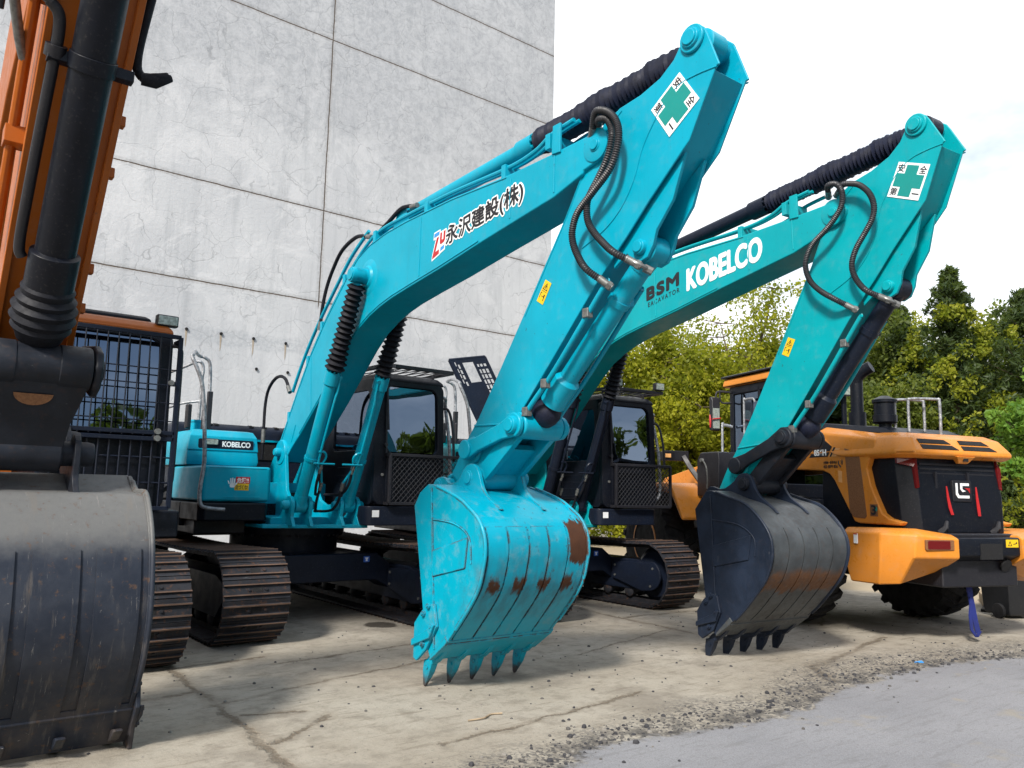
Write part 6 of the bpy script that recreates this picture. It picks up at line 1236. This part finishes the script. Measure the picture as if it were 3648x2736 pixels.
# ------------------------------------------------------------------ loose pieces of a part become parts of their own
SPLIT = {'side_window','pin_boss','bolt','pipe_clamp','boom_pipe','arm_pipe','hydraulic_hose','hose_fitting','hood_vent','cylinder_pipe','grab_rail','hood_rail','side_mirror','hand_rail','ribbon','vent_slot','window','work_lamp','lamp_lens','hitch_handle','bracket','arm_flange','phone_mark','emblem','front_plate','deck','front_bulkhead','arm_end_boss','louvre','wiper','seat','stripe','pictogram','lift_cylinder','engine_hood'}
def islands(me):
    n = len(me.vertices); par = list(range(n))
    def find(a):
        while par[a] != a: par[a] = par[par[a]]; a = par[a]
        return a
    for p in me.polygons:
        r0 = find(p.vertices[0])
        for v in p.vertices[1:]: par[find(v)] = r0
    g = {}
    for v in range(n): g.setdefault(find(v), []).append(v)
    L = []
    for vs in g.values():
        c = np.array([me.vertices[v].co for v in vs]); L.append([c.min(0) - .004, c.max(0) + .004, set(vs)])
    again = True
    while again:                       # pieces that touch stay together
        again = False
        for i in range(len(L)):
            for k in range(len(L) - 1, i, -1):
                if (L[i][0] <= L[k][1]).all() and (L[k][0] <= L[i][1]).all(): L[i] = [np.minimum(L[i][0], L[k][0]), np.maximum(L[i][1], L[k][1]), L[i][2] | L[k][2]]; del L[k]; again = True
    return [l[2] for l in L]
for o in [o for o in bpy.data.objects if o.type == 'MESH' and o.name.split('.')[0] in SPLIT]:
    me = o.data; L = islands(me)
    if len(L) < 2: continue
    base = o.name.split('.')[0]
    for k, vs in enumerate(L):
        idx = sorted(vs); mp_ = {v: i for i, v in enumerate(idx)}; polys = [p for p in me.polygons if p.vertices[0] in vs]
        m2 = bpy.data.meshes.new(base); m2.from_pydata([tuple(me.vertices[v].co) for v in idx], [], [[mp_[v] for v in p.vertices] for p in polys])
        for m_ in me.materials: m2.materials.append(m_)
        m2.polygons.foreach_set('use_smooth', [True] * len(polys)); m2.set_sharp_from_angle(angle=RAD(38)); m2.update()
        if k == 0: first = m2; continue
        c = o.copy(); c.data = m2; COL.objects.link(c)
    o.data = first
def depth(o): return 0 if o.parent is None else 1 + depth(o.parent)
for o in sorted([o for o in bpy.data.objects if o.parent], key=depth, reverse=True):
    while depth(o) > 2: o.parent = o.parent.parent

# ------------------------------------------------------------------ sky, sun, camera
SUN_EL, SUN_D = RAD(41), Vector((-.84, -.48, 0)).normalized()
W = bpy.data.worlds.new('World'); SC.world = W; W.use_nodes = True; nt = W.node_tree; nt.nodes.clear()
wo = nt.nodes.new('ShaderNodeOutputWorld'); bg = nt.nodes.new('ShaderNodeBackground'); nt.links.new(bg.outputs[0], wo.inputs[0]); bg.inputs[1].default_value = .10
sk = nt.nodes.new('ShaderNodeTexSky'); sk.sky_type = 'NISHITA'; sk.sun_disc = False; sk.sun_elevation = SUN_EL; sk.sun_rotation = math.atan2(SUN_D.x, SUN_D.y); sk.air_density = 1.2; sk.dust_density = 2.0
tc = nt.nodes.new('ShaderNodeTexCoord'); mp = nt.nodes.new('ShaderNodeMapping'); mp.inputs['Scale'].default_value = (1, 1, 2.2); nt.links.new(tc.outputs['Generated'], mp.inputs[0])
nz = nt.nodes.new('ShaderNodeTexNoise'); nz.inputs['Scale'].default_value = 1.6; nz.inputs['Detail'].default_value = 7; nz.inputs['Roughness'].default_value = .55; nt.links.new(mp.outputs[0], nz.inputs['Vector'])
mr = nt.nodes.new('ShaderNodeMapRange'); mr.interpolation_type = 'SMOOTHSTEP'; mr.inputs[1].default_value = .38; mr.inputs[2].default_value = .64; dt = nt.nodes.new('ShaderNodeVectorMath'); dt.operation = 'DOT_PRODUCT'; dt.inputs[1].default_value = (.66, .75, .0); nt.links.new(tc.outputs['Generated'], dt.inputs[0])
ma = nt.nodes.new('ShaderNodeMath'); ma.operation = 'MULTIPLY_ADD'; ma.inputs[1].default_value = .22; nt.links.new(dt.outputs['Value'], ma.inputs[0]); nt.links.new(nz.outputs['Fac'], ma.inputs[2]); nt.links.new(ma.outputs[0], mr.inputs[0])   # the cloud bank lies over the far side of the yard
mx = nt.nodes.new('ShaderNodeMix'); mx.data_type = 'RGBA'; nt.links.new(mr.outputs[0], mx.inputs[0]); nt.links.new(sk.outputs[0], mx.inputs[6]); mx.inputs[7].default_value = (8.4, 8.6, 8.8, 1); nt.links.new(mx.outputs[2], bg.inputs[0])
sl = bpy.data.lights.new('sun', 'SUN'); sl.energy = 3.4; sl.angle = RAD(8); sl.color = (1, .95, .87); so = bpy.data.objects.new('sun', sl); COL.objects.link(so)
sd = SUN_D * math.cos(SUN_EL) + Vector((0, 0, math.sin(SUN_EL))); so.rotation_euler = sd.to_track_quat('Z', 'Y').to_euler()
cd = bpy.data.cameras.new('camera'); cd.sensor_width = 36; cd.lens = 36 * 1726 / 2212; cd.clip_start = .05; cd.clip_end = 2000
co = bpy.data.objects.new('camera', cd); COL.objects.link(co); SC.camera = co
CAMM = [[0.785662, -0.099755, -0.61056, 0.0], [-0.618268, -0.091675, -0.780603, 0.0], [0.021896, 0.99078, -0.133701, 1.55], [0.0, 0.0, 0.0, 1.0]]
co.matrix_world = Matrix(CAMM)
SC.view_settings.view_transform = 'Standard'; SC.view_settings.look = 'None'; SC.view_settings.exposure = .80; SC.view_settings.gamma = 1
SC.cycles.max_bounces = 6; SC.cycles.transparent_max_bounces = 12; SC.cycles.sample_clamp_indirect = 6
